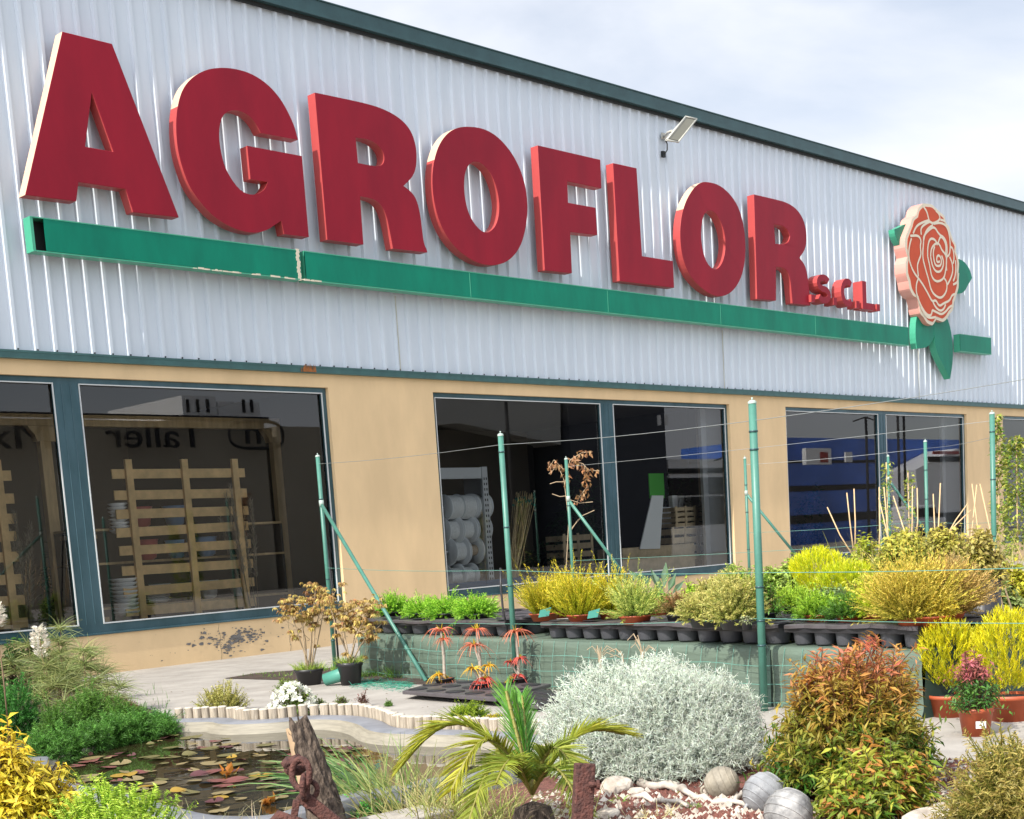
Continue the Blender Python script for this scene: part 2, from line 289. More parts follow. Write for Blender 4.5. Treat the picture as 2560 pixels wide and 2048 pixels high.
sheet('front_bed', [(-900, 2100), (-100, 1960), (60, 1930), (150, 1975), (300, 2040), (450, 2075), (700, 2055), (1000, 2060), (1000, 2600), (-1200, 2600)], .016, M['soil'])
sheet('soil_shade_strip', [(560, 1697), (900, 1706), (1055, 1712), (1360, 1724), (1600, 1745), (2200, 1760), (2330, 1745), (1700, 1712), (1300, 1700), (1060, 1690), (860, 1668), (640, 1684)], .006, M['soil'])  # soil along the slab joint, its dark colour also standing for shadow
# ================================================================== BUILDING
bld = thing('shop_building', 'long garden shop with white ribbed steel upper wall, ochre lower wall and big shop windows', 'building', (8, D, 0))
def child(b_, name, m, parent, **k):
    o = b_.link(name, m, None, **k); o.parent = parent; o.matrix_parent_inverse = parent_matrix(parent).inverted(); return o
def parent_matrix(p):
    m = Matrix.Translation(p.location) @ p.rotation_euler.to_matrix().to_4x4()
    if p.parent: m = parent_matrix(p.parent) @ p.matrix_parent_inverse @ m
    return m
def fchild(f_, name, m, parent):
    o = f_.link(name, m, None); o.parent = parent; o.matrix_parent_inverse = parent_matrix(parent).inverted(); return o
X0, X1 = -1., 52.; ZT, ZC = 8.52, 3.87
# ribbed sheet
b = B(); pts = []; x = X0; per = .25
while x < X1:
    pts += [(x, D - .002), (x + .155, D - .002), (x + .176, D - .042), (x + .216, D - .042), (x + .238, D - .002)]; x += per
n = len(pts); vs = [(p[0], p[1], ZC) for p in pts] + [(p[0], p[1], ZT) for p in pts]
b.add(vs, [(i, i + 1, n + i + 1, n + i) for i in range(n - 1)]); child(b, 'cladding', M['clad'], bld, fix=False)
b = B()
for xs in (14.45, 22.6, 30.1): b = B(); b.box(xs, xs + .012, D - .055, D - .041, ZC, 4.95); child(b, 'sheet_joint', M['lampc'], bld)
b = B(); b.box(X0, X1, D - .16, D + .3, 8.53, 8.73); b.box(X0, X1, D - .175, D + .3, 8.73, 8.745); child(b, 'roof_fascia', M['fascia'], bld)
b = B(); b.box(X0, X1, D - .08, D - .045, 8.485, 8.53); child(b, 'foam_closure', M['dark'], bld)
b = B(); b.box(X0, X1, D - .07, D + .02, 3.79, 3.88); b.box(X0, X1, D - .075, D - .07, 3.86, 3.885)
child(b, 'drip_trim', M['trim'], bld)
b = B(); x = X0 + .2
while x < 44:
    b.lathe((x, D - .046, 3.90), [(.011, 0), (.011, .008), (0, .01)], 6, 0, (0, -1, 0)); x += .25
child(b, 'rivets', M['dark'], bld, fix=False)
b = B(); b.box(X0, X1, D + .02, D + 8, 8.3, 8.5); child(b, 'roof', M['bar_g'], bld)
WX = [(5.4, 13.10, 9.07), (15.12, 22.80, 19.25), (24.72, 32.48, 28.6), (34.4, 42.2, 38.3)]; WZ0, WZ1 = .50, 3.61
b = B(); b.box(X0, X1, D, D + .22, WZ1, 3.79)
xs = X0
for a, c, _ in WX: b.box(xs, a, D, D + .22, WZ0, WZ1); xs = c
b.box(xs, X1, D, D + .22, WZ0, WZ1); b.box(X0, X1, D, D + .22, 0, WZ0)
wl = child(b, 'wall', M['render'], bld)
b = B()
for xj in (12.05, 14.6, 10.9):
    b = B(); b.tube([(xj + .012 * math.sin(k * 2.1 + xj), D, .47 * k / 7) for k in range(8)], .0022, 4); child(b, 'wall_crack', M['dark'], bld)
b = B()   # flaked paint patches on the plinth: thin bare cement scabs
for k in range(230):
    px = 11.15 + rng.normal(0, .30) * (1 if k % 3 else .6); pz = .25 + rng.normal(0, .06) + .05 * math.sin(px * 9); r_ = rng.uniform(.004, .045) * (1 if k % 2 else .5); nn = 7
    yy = D - .004 - .00003 * k; b.add([(px, yy, pz)] + [(px + r_ * rng.uniform(.5, 1.6) * math.cos(6.283 * i / nn), yy, pz + r_ * .6 * rng.uniform(.4, 1.1) * math.sin(6.283 * i / nn)) for i in range(nn)], [(0, 1 + i, 1 + (i + 1) % nn) for i in range(nn)])
for k in range(60):
    px = rng.uniform(9.6, 14.2); pz = rng.uniform(.05, .42); r_ = rng.uniform(.003, .012); nn = 5
    yy = D - .012 - .00003 * k; b.add([(px, yy, pz)] + [(px + r_ * rng.uniform(.5, 1.6) * math.cos(6.283 * i / nn), yy, pz + r_ * rng.uniform(.4, 1.1) * math.sin(6.283 * i / nn)) for i in range(nn)], [(0, 1 + i, 1 + (i + 1) % nn) for i in range(nn)])
child(b, 'flaked_patch', mat('bare_cement', (.20, .19, .18), .9, 0, .5, 20), bld, fix=False)
b = B()
for k in range(40):
    px = W(765, 915)[0] + rng.normal(0, .08); h_ = rng.uniform(.02, .13); yy = D - .079 - .00004 * k; b.add([(px - .012, yy, 3.80), (px + .012, yy, 3.80), (px + rng.normal(0, .01), yy, 3.83 + h_ * .7)], [(0, 1, 2)])
child(b, 'rust_streak', M['rustst'], bld, fix=False)
for i, (a, c, mm) in enumerate(WX):
    y0, y1 = D + .06, D + .13; fr = B(); t_ = .075
    fr.box(a, c, y0, y1, WZ1 - .07, WZ1); fr.box(a, c, y0, y1, WZ0, WZ0 + .12); fr.box(a - .0, c, D - .025, y0, WZ0 - .012, WZ0 + .012)
    fr.box(a, a + t_, y0, y1, WZ0 + .12, WZ1 - .07); fr.box(c - t_, c, y0, y1, WZ0 + .12, WZ1 - .07); fr.box(mm - .17, mm + .17, y0, y1, WZ0 + .12, WZ1 - .07)
    for xx in (-.07, .05): fr.box(mm + xx, mm + xx + .012, y0 - .008, y0, WZ0 + .12, WZ1 - .07)
    wf = child(fr, 'window', M['frame'], bld, bevel=.004)
    s_ = B()
    for p, q in ((a + t_, mm - .17), (mm + .17, c - t_)):
        z0, z1 = WZ0 + .12, WZ1 - .07
        s_.box(p, q, y0 - .012, y0 + .004, z1 - .012, z1 + .002); s_.box(p, q, y0 - .012, y0 + .004, z0 - .002, z0 + .014)
        s_.box(p, p + .012, y0 - .011, y0 + .003, z0 + .014, z1 - .012); s_.box(q - .014, q, y0 - .011, y0 + .003, z0 + .014, z1 - .012)
    o = s_.link('pane_bead', M['seal'], None); o.parent = wf
    for p, q in ((a + t_, mm - .17), (mm + .17, c - t_)):
        pb = B(); pb.add([(p, D + .1, WZ0 + .12), (q, D + .1, WZ0 + .12), (q, D + .1, WZ1 - .07), (p, D + .1, WZ1 - .07)], [(0, 1, 2, 3)])
        GL.setdefault('g', glassmat('window_glass')); o = pb.link('pane', GL['g'], None, fix=False); o.parent = wf
# interior shell
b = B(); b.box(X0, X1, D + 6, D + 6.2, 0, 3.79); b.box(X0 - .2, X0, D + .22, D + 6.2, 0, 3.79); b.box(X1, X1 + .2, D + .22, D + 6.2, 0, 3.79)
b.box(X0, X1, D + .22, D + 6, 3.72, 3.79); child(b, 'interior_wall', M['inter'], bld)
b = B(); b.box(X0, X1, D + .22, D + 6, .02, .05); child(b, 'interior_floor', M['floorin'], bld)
for xp in (13.5, 23.6): b = B(); b.box(xp, xp + .3, D + (.22 if xp < 20 else 1.6), D + 6, .05, 3.72); child(b, 'partition', M['interd'], bld)
b = B()
for a, c, _ in WX[1:3]: b = B(); b.box(c + .002, c + .06, D + .22, D + .62, .05, 3.72); b.box(c - .16, c + .001, D + .56, D + .62, .05, 3.72); child(b, 'inner_jamb', M['shelf'], bld)
# ------------------------------------------------------------------ facade sign, traced in metres on the facade
YF = D - .31; YB = D - .15
def fz(pts, ox, oy, s=2.3956): return [(lambda p: (p[0], p[2]))(W(ox + a / s, oy + c / s, YF)) for a, c in pts]
def smooth(pts, it=1, keep=55):
    for _ in range(it):
        q = []; n = len(pts)
        for i in range(n):
            a, p, c = (np.array(pts[(i + k) % n]) for k in (-1, 0, 1)); v1 = _n(p - a); v2 = _n(c - p); ang_ = math.degrees(math.acos(max(-1, min(1, float(v1 @ v2)))))
            if ang_ > keep: q.append(tuple(p))
            else: q += [tuple(p * .75 + a * .25), tuple(p * .75 + c * .25)]
        pts = q
    return pts
LET = [
 ('A', 'large red letter A, first and tallest letter at the left end of the sign', (0, 0), [(372, 188), (672, 262), (1073, 1303), (797, 1272), (752, 1133), (472, 1092), (458.5, 1207), (149, 1168.6)], [[(551, 556), (678, 908), (512, 878)]], 0),
 ('G', 'large red letter G between the A and the first R', (0, 0), [(1785, 838), (1765, 760), (1730, 680), (1680, 590), (1600, 500), (1500, 437), (1400, 410), (1320, 405), (1240, 415), (1160, 455), (1100, 520), (1070, 600), (1055, 700), (1055, 800), (1065, 900), (1090, 1000), (1130, 1110), (1190, 1200), (1270, 1290), (1360, 1350), (1450, 1385), (1530, 1397), (1600, 1380), (1650, 1345), (1685, 1322), (1702, 1403), (1850, 1420), (1808, 935), (1480, 873), (1500, 1073), (1604, 1090), (1590, 1130), (1560, 1155), (1510, 1170), (1450, 1150), (1400, 1095), (1350, 1010), (1325, 920), (1312, 830), (1315, 750), (1335, 690), (1370, 662), (1430, 660), (1490, 690), (1530, 735), (1562, 797)], [], 2),
 ('R', 'large red letter R between the G and the first O', (800, 200), [(-31, 76), (0, 82), (100, 103), (200, 124), (290, 145), (370, 170), (450, 210), (510, 258), (550, 315), (572, 385), (580, 450), (575, 530), (552, 585), (500, 635), (550, 672), (580, 720), (600, 800), (612, 900), (622, 980), (642, 1022), (642, 1033), (437, 1010), (415, 890), (400, 820), (375, 760), (340, 722), (290, 705), (240, 697), (260, 985), (44, 957)], [[(213, 345), (290, 355), (340, 382), (375, 422), (388, 470), (377, 508), (343, 520), (228, 498)]], 2),
 ('O', 'large red letter O between the first R and the F', (800, 200), [(890, 278), (980, 290), (1060, 335), (1130, 410), (1180, 490), (1220, 590), (1240, 690), (1245, 800), (1225, 930), (1190, 1020), (1130, 1085), (1060, 1110), (980, 1108), (900, 1075), (820, 1015), (760, 940), (710, 840), (680, 720), (670, 600), (680, 490), (710, 390), (760, 320), (820, 285)], [[(935, 484), (985, 510), (1030, 570), (1060, 650), (1075, 740), (1070, 820), (1050, 880), (1010, 915), (975, 912), (930, 870), (890, 800), (868, 710), (862, 620), (870, 550), (895, 500)]], 2),
 ('F', 'large red letter F standing between an O and the L', (800, 200), [(1304, 391), (1680, 478), (1687, 650), (1482, 608), (1487, 735), (1652, 765), (1662, 930), (1500, 912), (1510, 1158), (1346, 1141)], [], 0),
 ('L', 'large red letter L right of the F', (800, 200), [(1755, 497), (1897, 528), (1930, 1055), (2115, 1085), (2122, 1245), (1795, 1205)], [], 0),
 ('O', 'large red letter O between the L and the last R', (1660, 240), [(250, 512), (330, 530), (400, 590), (450, 670), (480, 780), (490, 900), (485, 1000), (460, 1100), (410, 1175), (345, 1205), (280, 1190), (210, 1140), (150, 1070), (110, 970), (95, 850), (100, 740), (125, 640), (170, 560), (210, 522)], [[(270, 682), (310, 700), (345, 760), (365, 830), (370, 910), (355, 990), (325, 1035), (295, 1040), (260, 1005), (235, 940), (222, 850), (225, 770), (240, 705)]], 2),
 ('R', 'large red letter R at the right end, next to the small letters', (1660, 240), [(539, 589), (600, 603), (660, 617), (740, 638), (800, 680), (840, 745), (857, 830), (850, 915), (812, 970), (845, 1010), (862, 1080), (872, 1180), (878, 1255), (770, 1243), (764, 1180), (757, 1100), (740, 1048), (710, 1028), (672, 1024), (672, 1226), (558, 1217)], [[(660, 770), (710, 776), (740, 800), (755, 840), (747, 875), (718, 889), (668, 885)]], 2)]
LN = {'A': 'letter_a', 'G': 'letter_g', 'R': 'letter_r', 'O': 'letter_o', 'F': 'letter_f', 'L': 'letter_l'}
def rim(b_, loop, y, wd=.012):
    pass
for ch_, lab, (ox, oy), outer, holes, sm in LET:
    b = B(); po = smooth(fz(outer, ox, oy), sm); hs = [smooth(fz(h, ox, oy), sm) for h in holes]
    b.prism(po, YF, YB, hs); o = b.link(LN[ch_], [M['red'], M['redside'], M['sunlitside']], bevel=.008)
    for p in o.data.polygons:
        if p.material_index == 1 and abs(p.normal.y) < .5 and ((ch_ == 'A' and p.normal.x < -.8 and p.area > .2) or (ch_ in 'GO' and p.normal.x < -.05 and p.normal.z > .28 and p.center.z > 6.9)): p.material_index = 2  # sun-facing sides turned cream: sunlight put into the colour
    tag(o, lab, 'sign letter', 'red letters of the facade sign')
# small letters S.C.L. : strokes drawn in the facade plane
def stroke(pts, wd):
    pts = [np.array(p, float) for p in pts]; l_, r_ = [], []
    for i, p in enumerate(pts):
        t = _n(pts[min(i + 1, len(pts) - 1)] - pts[max(i - 1, 0)]); n_ = np.array([-t[1], t[0]]); l_.append(tuple(p + n_ * wd / 2)); r_.append(tuple(p - n_ * wd / 2))
    return l_ + r_[::-1]
def small(u0, v0, u1, v1):
    a = W(u0, v0, YF); c = W(u1, v1, YF); return a[0], a[2], c[0] - a[0], a[2] - c[2]
def arcp(cx, cz, rx, rz, a0, a1, n=14): return [(cx + rx * math.cos(math.radians(a0 + (a1 - a0) * i / n)), cz + rz * math.sin(math.radians(a0 + (a1 - a0) * i / n))) for i in range(n + 1)]
zb = 5.60; hh = .56; YS = YF - .06
def at_x(u, v=760): return W(u, v, YS)[0]
sx0, sx1 = at_x(2044), at_x(2078); sw = .12
def Sshape(x0, x1, z0, h):
    rx = (x1 - x0) / 2 - sw / 2; cx = (x0 + x1) / 2; rz = h / 4 - sw / 4
    return stroke(arcp(cx, z0 + h - sw / 2 - rz, rx, rz, 25, 270)[:-1] + arcp(cx, z0 + sw / 2 + rz, rx, rz, 90, -155), sw)
for nm, lab, poly in [('letter_s', 'small red letter S just right of the last big R', Sshape(sx0, sx1, zb, hh)),
                      ('letter_c', 'small red letter C between the small S and small L', stroke(arcp((at_x(2104) + at_x(2133)) / 2 + .03, zb + hh / 2, (at_x(2133) - at_x(2104)) / 2 - .02, hh / 2 - sw / 2, 48, 312), sw)),
                      ('letter_l', 'small red letter L, the last of the small letters', [(at_x(2157), zb), (at_x(2157), zb + hh), (at_x(2157) + .16, zb + hh), (at_x(2157) + .16, zb + .13), (at_x(2186), zb + .13), (at_x(2186), zb)])]:
    b = B(); b.prism(poly, YS, YB); o = b.link(nm, [M['red'], M['redside']]); tag(o, lab, 'sign letter', 'small red letters of the facade sign')
for u, lab in ((2029, 'red full stop before the small S on the sign'), (2084, 'red full stop between the small S and C'), (2141, 'red full stop between the small C and L'), (2192, 'red full stop after the small L, end of the lettering')):
    b = B(); x = at_x(u); b.prism([(x, zb), (x + .13, zb), (x + .13, zb + .14), (x, zb + .14)], YS, YB); tag(b.link('full_stop', [M['red'], M['redside']]), lab, 'sign letter', 'full stops of the facade sign')
# green bar in two long pieces and a short one
def bar(pa, pb, lab, open_left=False, torn=False):
    (x0, z1), (x1, z1b) = [(p[0], p[2]) for p in (W(*pa, YF), W(*pb, YF))]; z1 = 5.36; z0 = 4.97
    t = thing('sign_bar', lab, 'sign bar', (x0, YF, z0), group='green bars under the sign letters')
    b = B(); xs = x0 + (.17 if open_left else 0)
    b.box(xs, x1, YF, YF + .006, z0 + .02, z1 - .012, 0); child(b, 'front_panel', [M['green']], t)
    b = B(); b.box(x0, x1, YF - .004, YB, z1 - .012, z1, 0); b.box(x0, x1, YF - .006, YB, z0, z0 + .014, 0); b.box(x0, x0 + .008, YF, YB, z0 + .014, z1 - .012, 0); b.box(x1 - .008, x1, YF + .006, YB, z0 + .014, z1 - .012, 0)
    b.box(x0 + .01, x1 - .01, YB - .004, YB, z0 + .014, z1 - .012, 1)
    if open_left: b.box(x0 + .008, x0 + .035, YF, YF + .006, z0 + .014, z1 - .012, 0)
    child(b, 'casing', [M['greenside'], M['dark']], t)
    return t, x0, x1, z0, z1
t, x0, x1, z0, z1 = bar((76, 560), (752, 655), 'long green sign bar under the A and G with an open dark left end', True)
b = B()
for k in range(16):
    px = x1 - .05 + rng.normal(0, .004) + .006 * math.sin(k); pz = z0 + (z1 - z0) * k / 15
    b.box(px - .022, px + .03, YF - .003 - .0002 * k, YF - .0005 - .0001 * k, pz - .012, pz + .014)
child(b, 'torn_edge', M['cream'], t)
b = B()
for k in range(30):
    px = x0 + rng.uniform(2.0, 4.2); b.box(px, px + rng.uniform(.03, .12), YF - .009 - .0003 * k, YF - .0065 - .0001 * k, z0 - .0002 * k, z0 + rng.uniform(.005, .022))
child(b, 'torn_edge', M['cream'], t)
t, x0, x1, z0, z1 = bar((762, 658), (2272, 838), 'longest green sign bar, running under the letters to the rose')
b = B()
for u in (1175, 1517, 1798, 2035): xx = W(u, 720, YF)[0]; b.box(xx, xx + .012, YF - .003, YF - .001, z0 + .02, z1 - .02)
child(b, 'panel_joint', M['greenside'], t)
bar((2400, 850), (2478, 858), 'short green sign bar right of the rose stem')
# rose emblem
def rz(pts, y=YF): return [(lambda p: (p[0], p[2]))(W(2150 + a / 3.451, 480 + c / 3.451, y)) for a, c in pts]
YR = YF - .10
rose = thing('rose_emblem', 'orange rose emblem with cream petal lines and green leaves, right end of the sign', 'sign emblem', (*W(2330, 700, YR)[:2], 5.2))
flo = [(580, 95), (612, 118), (640, 140), (680, 158), (700, 195), (728, 225), (742, 265), (762, 300), (772, 340), (795, 380), (800, 425), (825, 465), (830, 510), (838, 560), (850, 620), (853, 690), (845, 750), (846, 820), (833, 900), (805, 950), (798, 1010), (775, 1060), (745, 1085), (715, 1110), (660, 1108), (625, 1140), (580, 1120), (545, 1085), (525, 1045), (515, 985), (490, 920), (462, 885), (432, 830), (412, 770), (400, 700), (398, 620), (405, 560), (393, 480), (395, 400), (408, 335), (442, 285), (455, 235), (485, 190), (505, 150), (545, 112)]
def ryz(pts): return rz(pts, YR)
pf0 = ryz(flo); pf = []; m_ = len(pf0)
for i in range(m_):
    a = np.array(pf0[i]); c = np.array(pf0[(i + 1) % m_]); e_ = c - a; no = np.array([e_[1], -e_[0]]); no = no / np.linalg.norm(no); cen = (a + c) / 2 - np.array([np.mean([p[0] for p in pf0]), np.mean([p[1] for p in pf0])]); no = no if no @ cen > 0 else -no; ph = (i % 3) / 3
    for k in range(4): tt = k / 4; pf.append(tuple(a + e_ * tt + no * .055 * (abs(math.sin(math.pi * (ph + tt / 3))) - .35)))
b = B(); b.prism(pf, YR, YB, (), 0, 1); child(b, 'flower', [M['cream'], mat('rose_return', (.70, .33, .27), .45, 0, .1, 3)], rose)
cx_, cz_ = np.mean([p[0] for p in pf]), np.mean([p[1] for p in pf])
b = B(); pin = [(cx_ + (p[0] - cx_) * .915, cz_ + (p[1] - cz_) * .945) for p in pf]; b.prism(pin, YR - .006, YR - .001, (), 0, 0); child(b, 'petals', [M['orange']], rose)
PET = [[(540, 120), (575, 170), (590, 240), (600, 260), (630, 275), (690, 240), (680, 190), (650, 160)], [(455, 360), (480, 300), (520, 270), (590, 245)], [(525, 370), (520, 310), (570, 270), (605, 255), (630, 285), (590, 310), (560, 350), (545, 420)],
 [(430, 380), (500, 375), (525, 420), (515, 470), (525, 540), (500, 600), (490, 640), (500, 730)], [(440, 400), (420, 470), (415, 560), (435, 640), (470, 710), (500, 745)], [(500, 745), (480, 800), (482, 880), (520, 980), (570, 1060), (610, 1070), (620, 1020)],
 [(630, 275), (690, 265), (740, 290), (765, 360), (775, 450), (770, 540), (745, 560)], [(545, 430), (545, 380), (600, 320), (640, 300), (680, 370), (720, 390), (745, 440), (750, 520), (740, 560)],
 [(545, 430), (535, 560), (560, 660), (590, 760), (610, 850), (650, 900), (700, 920), (745, 860), (748, 780), (720, 740)], [(580, 560), (580, 470), (600, 400), (645, 410), (665, 460)], [(670, 440), (690, 380), (720, 410), (740, 470), (735, 540)],
 [(580, 560), (600, 650), (615, 740), (660, 780), (720, 750), (735, 680), (745, 600), (735, 540), (700, 500), (690, 470), (670, 440), (640, 450), (610, 490), (605, 560)], [(605, 560), (620, 640), (650, 690), (690, 690), (715, 640), (715, 590), (700, 550)],
 [(640, 470), (625, 520), (635, 600), (650, 640), (690, 640), (700, 600), (690, 560), (670, 545), (655, 570), (660, 610), (685, 600)], [(770, 560), (795, 620), (798, 700), (760, 790), (745, 800)], [(775, 470), (800, 490), (810, 570), (800, 620)],
 [(500, 745), (540, 800), (590, 890), (620, 950), (650, 930), (680, 990), (720, 960), (770, 940), (790, 890), (820, 880)], [(820, 590), (825, 660), (815, 740), (800, 770)], [(620, 1020), (660, 1040), (700, 1060), (740, 1030), (760, 1000), (790, 980)], [(625, 950), (650, 1000), (690, 1030), (720, 1010), (735, 970)],
 [(520, 990), (560, 1070), (600, 1090), (650, 1080)], [(690, 240), (730, 250), (750, 300)], [(745, 560), (740, 620), (745, 680)], [(848, 700), (840, 780), (800, 800)]]
b = B()
for i, pl in enumerate(PET):
    q = ryz(pl)
    for _ in range(2): q = [q[0]] + [tuple(np.array(q[j]) * (.75 if k == 0 else .25) + np.array(q[j + 1]) * (.25 if k == 0 else .75)) for j in range(len(q) - 1) for k in (0, 1)] + [q[-1]]
    l_ = stroke(q, .050); n_ = len(q); yy = YR - .0085 - .0006 * (i % 7)
    b.add([(p[0], yy, p[1]) for p in l_], [(j, j + 1, 2 * n_ - 2 - j, 2 * n_ - 1 - j) for j in range(n_ - 1)])
child(b, 'petal_line', [M['cream']], rose, fix=False)
for pl in ([(440, 268), (395, 275), (345, 305), (303, 320), (308, 365), (330, 420), (355, 465), (395, 515), (470, 480), (500, 350)], [(800, 570), (880, 580), (925, 620), (955, 670), (975, 740), (940, 800), (915, 850), (880, 878), (830, 870), (760, 760)],
           [(560, 1000), (510, 1020), (488, 1100), (482, 1200), (486, 1280), (497, 1350), (560, 1347), (600, 1325), (630, 1285), (645, 1240), (700, 1180), (720, 1050)], [(645, 1235), (650, 1320), (670, 1390), (700, 1455), (740, 1530), (780, 1612), (800, 1500), (806, 1380), (800, 1280), (785, 1180), (755, 1080), (700, 1040), (640, 1100)]):
    b = B(); dy = .012 * len(rose.children) if False else 0; b.prism(smooth(rz(pl, YF), 1, 60), YF + .02 - .004 * (len(pl) % 5), YB, (), 0, 1); child(b, 'rose_leaf', [M['green'], M['greenside']], rose)
# floodlight on the facade
lp = W(1700, 320, D - .75); fl = thing('floodlight', 'beige floodlight on an arm high on the ribbed wall near the roof edge', 'floodlight', lp)
def ZZ(u, v, y): return W(u, v, y)
yb, yf = D - .55, D - 1.0
tl, tr_, bl_, br_ = ZZ(1714, 292, yf), ZZ(1738, 297, yf), ZZ(1667, 350, yf - .1), ZZ(1696, 355, yf - .1)
b = B(); c0 = (np.array(tl) + tr_ + bl_ + br_) / 4; ax = (tr_ - tl) / 2 * 1.15; ay_ = (tl - bl_) / 2; nrm = _n(np.cross(ax, ay_)); nrm = nrm if nrm[1] > 0 else -nrm
f4 = [tl - ax * 0 , tl + 2 * ax, bl_ + 2 * ax, bl_]; bk = [p * .6 + (c0 + nrm * .14) * .4 + nrm * .13 for p in f4]
b.add(f4 + bk, [(0, 1, 5, 4), (1, 2, 6, 5), (2, 3, 7, 6), (3, 0, 4, 7), (4, 5, 6, 7)]); child(b, 'casing', M['lampc'], fl, bevel=.01)
ins = [c0 * 0 + (sum(f4) / 4) * .1 + p * .9 for p in f4]
b = B(); b.add([p - nrm * .006 for p in ins], [(0, 1, 2, 3)]); child(b, 'lens', M['lampg'], fl, fix=False)
b = B()
for i in range(4): b.tube([f4[i], f4[(i + 1) % 4]], .016, 6)
child(b, 'lens_rim', M['lampc'], fl)
b = B(); q = (f4[3] + f4[0]) / 2 + nrm * .1; wp = W(1660, 342, D - .04); b.tube([wp, (wp + q) / 2 + np.array([0, 0, .02]), q], .022, 8); b.box(wp[0] - .09, wp[0] + .09, D - .07, D - .045, wp[2] - .05, wp[2] + .05); child(b, 'bracket', M['lampc'], fl)
q2 = W(1662, 385, D - .1); b = B(); b.tube([wp + np.array([0, -.03, -.06]), W(1668, 360, D - .12), W(1668, 375, D - .1), q2], .012, 6); b.box(q2[0] - .04, q2[0] + .04, D - .09, D - .045, q2[2] - .05, q2[2] + .05); child(b, 'cable', M['dark'], fl)
# ================================================================== INSIDE THE SHOP
def WI(u, v, y): p = W(u, v, y); return p[0], p[2]
def pallet(y, u_off=0.):
    pass
YP = D + 1.0
x0, z1 = WI(278, 1173, YP); x1, _ = WI(611, 1174, YP); zt = WI(320, 1149, YP)[1]
boards = [WI(290, 840 + v / 2.3956, YP)[1] for v in (827, 955, 1069, 1181, 1290, 1412, 1540, 1660)]
pal = thing('wood_pallet', 'upright pine pallet standing in the right pane of the first window', 'pallet', (x0, YP, .05), group='pallets upright behind the first window')
for z in boards:
    b = B(); b.box(0, x1 - x0, 0, .022, z - .05 - .063, z - .05 + .063); o = b.link('slat', M['pine'], pal, bevel=.004); o.rotation_euler[1] = rng.normal(0, .004)
for f_ in (.09, .50, .89):
    xx = (x1 - x0) * f_; b = B(); b.box(xx, xx + .10, -.05, -.002, .0, zt - .05); b.link('stringer', M['pine'], pal, bevel=.004)
dx = WI(611, 1174, YP)[0] - WI(26, 1175, YP)[0]
kids = list(bpy.data.objects); p2 = copy_tree(pal, None, kids); p2.location.x -= dx; tag(p2, 'upright pine pallet cut off by the left edge of the photo, in the first window', None)
# pergola frame
YG = D + 1.7
pg = thing('wood_pergola', 'rough timber frame with a long beam and posts behind the first window', 'timber frame', (6, YG, .05))
def bx(b_, u0, v0, u1, v1, y, dy=.1):
    a = WI(u0, v0, y); c = WI(u1, v1, y); b_.box(min(a[0], c[0]), max(a[0], c[0]), y, y + dy, min(a[1], c[1]), max(a[1], c[1]))
zb1 = WI(100, 1035, YG)[1]; zb0 = WI(100, 1064, YG)[1]
b = B(); b.box(6, WI(800, 1050, YG)[0], YG, YG + .12, zb0, zb1); child(b, 'beam', M['beam'], pg)
for u0, u1, v in ((100, 127, 1085), (683, 706, 1098), (782, 802, 1064)):
    a = WI(u0, v, YG)[0]; c = WI(u1, v, YG)[0]; b = B(); b.box(a, c, YG + .02, YG + .12, .05, WI(u0, v, YG)[1]); child(b, 'post', M['beam'], pg)
for u0, u1 in ((68, 150), (655, 722)):
    a = WI(u0, 1060, YG)[0]; c = WI(u1, 1060, YG)[0]; z = zb0; b = B(); b.prism([(a, z - .005), (c, z - .005), (c, z - .20), (a + .12, z - .20), (a + .09, z - .12)], YG + .0, YG + .11); child(b, 'bracket', [M['beam'], M['beam']], pg)
# shelf with pots
YS2 = D + 1.3; sh = thing('pot_shelf', 'low dark shelf behind the pallet carrying bowls and pots', 'shelf', (9.9, YS2, .05))
for z in (.25, .75, 1.35, 1.8): b = B(); b.box(9.6, 13.1, YS2, YS2 + .45, z, z + .03); child(b, 'board', M['beam'], sh)
for xx in (9.6, 11.4, 13.06): b = B(); b.box(xx, xx + .04, YS2 + .03, YS2 + .42, .05, 1.8); child(b, 'upright', M['interd'], sh)
pr = [(.06, 0), (.10, .02), (.13, .16), (.14, .18), (.12, .18), (.10, .03)]
for k, (u, zz, m_, s_, lab) in enumerate([(348, 1.83, 'ceramicr', 1.2, 'red glazed bowl on the top shelf behind the pallet, seen through its second gap'), (432, 1.83, 'ceramicb', 1.2, 'blue glazed bowl on the top shelf behind the pallet, left blue one'), (355, 1.38, 'ceramicr', 1.2, 'red glazed bowl on the second shelf behind the pallet'), (428, 1.38, 'ceramicb', 1.1, 'blue glazed bowl on the second shelf, just left of the light blue one'), (505, 1.38, 'ceramicb', 1.2, 'light blue bowl on the second shelf right of the pallet centre post'),
     (500, .78, 'ceramic', 1.1, 'white bowl on the third shelf right of the pallet centre post'), (378, .78, 'ceramic', 1.1, 'white bowl on the third shelf left of the centre post'), (575, .78, 'ceramic', 1., 'pale bowl on the third shelf near the right pallet post'), (480, .28, 'ceramicr', .9, 'dull red pot on the lowest shelf'), (580, .28, 'ceramic', 1.1, 'white pot on the lowest shelf, right end')]):
    xx = WI(u, 1250, YS2 + .2)[0]; b = B(); b.lathe((0, 0, 0), [(r * s_, h * s_ * 1.3) for r, h in pr], 20)
    o = b.link('bowl', M[m_]); o.location = (xx, YS2 + .2, zz); tag(o, lab, 'bowl', 'bowls on the shelf behind the pallet')
ORD = ['first', 'second', 'third', 'fourth', 'fifth', 'sixth', 'seventh', 'eighth', 'ninth', 'tenth', 'eleventh', 'twelfth', 'thirteenth', 'fourteenth', 'fifteenth', 'sixteenth', 'seventeenth', 'eighteenth', 'nineteenth', 'twentieth'] + ['%dth' % k for k in range(21, 60)]
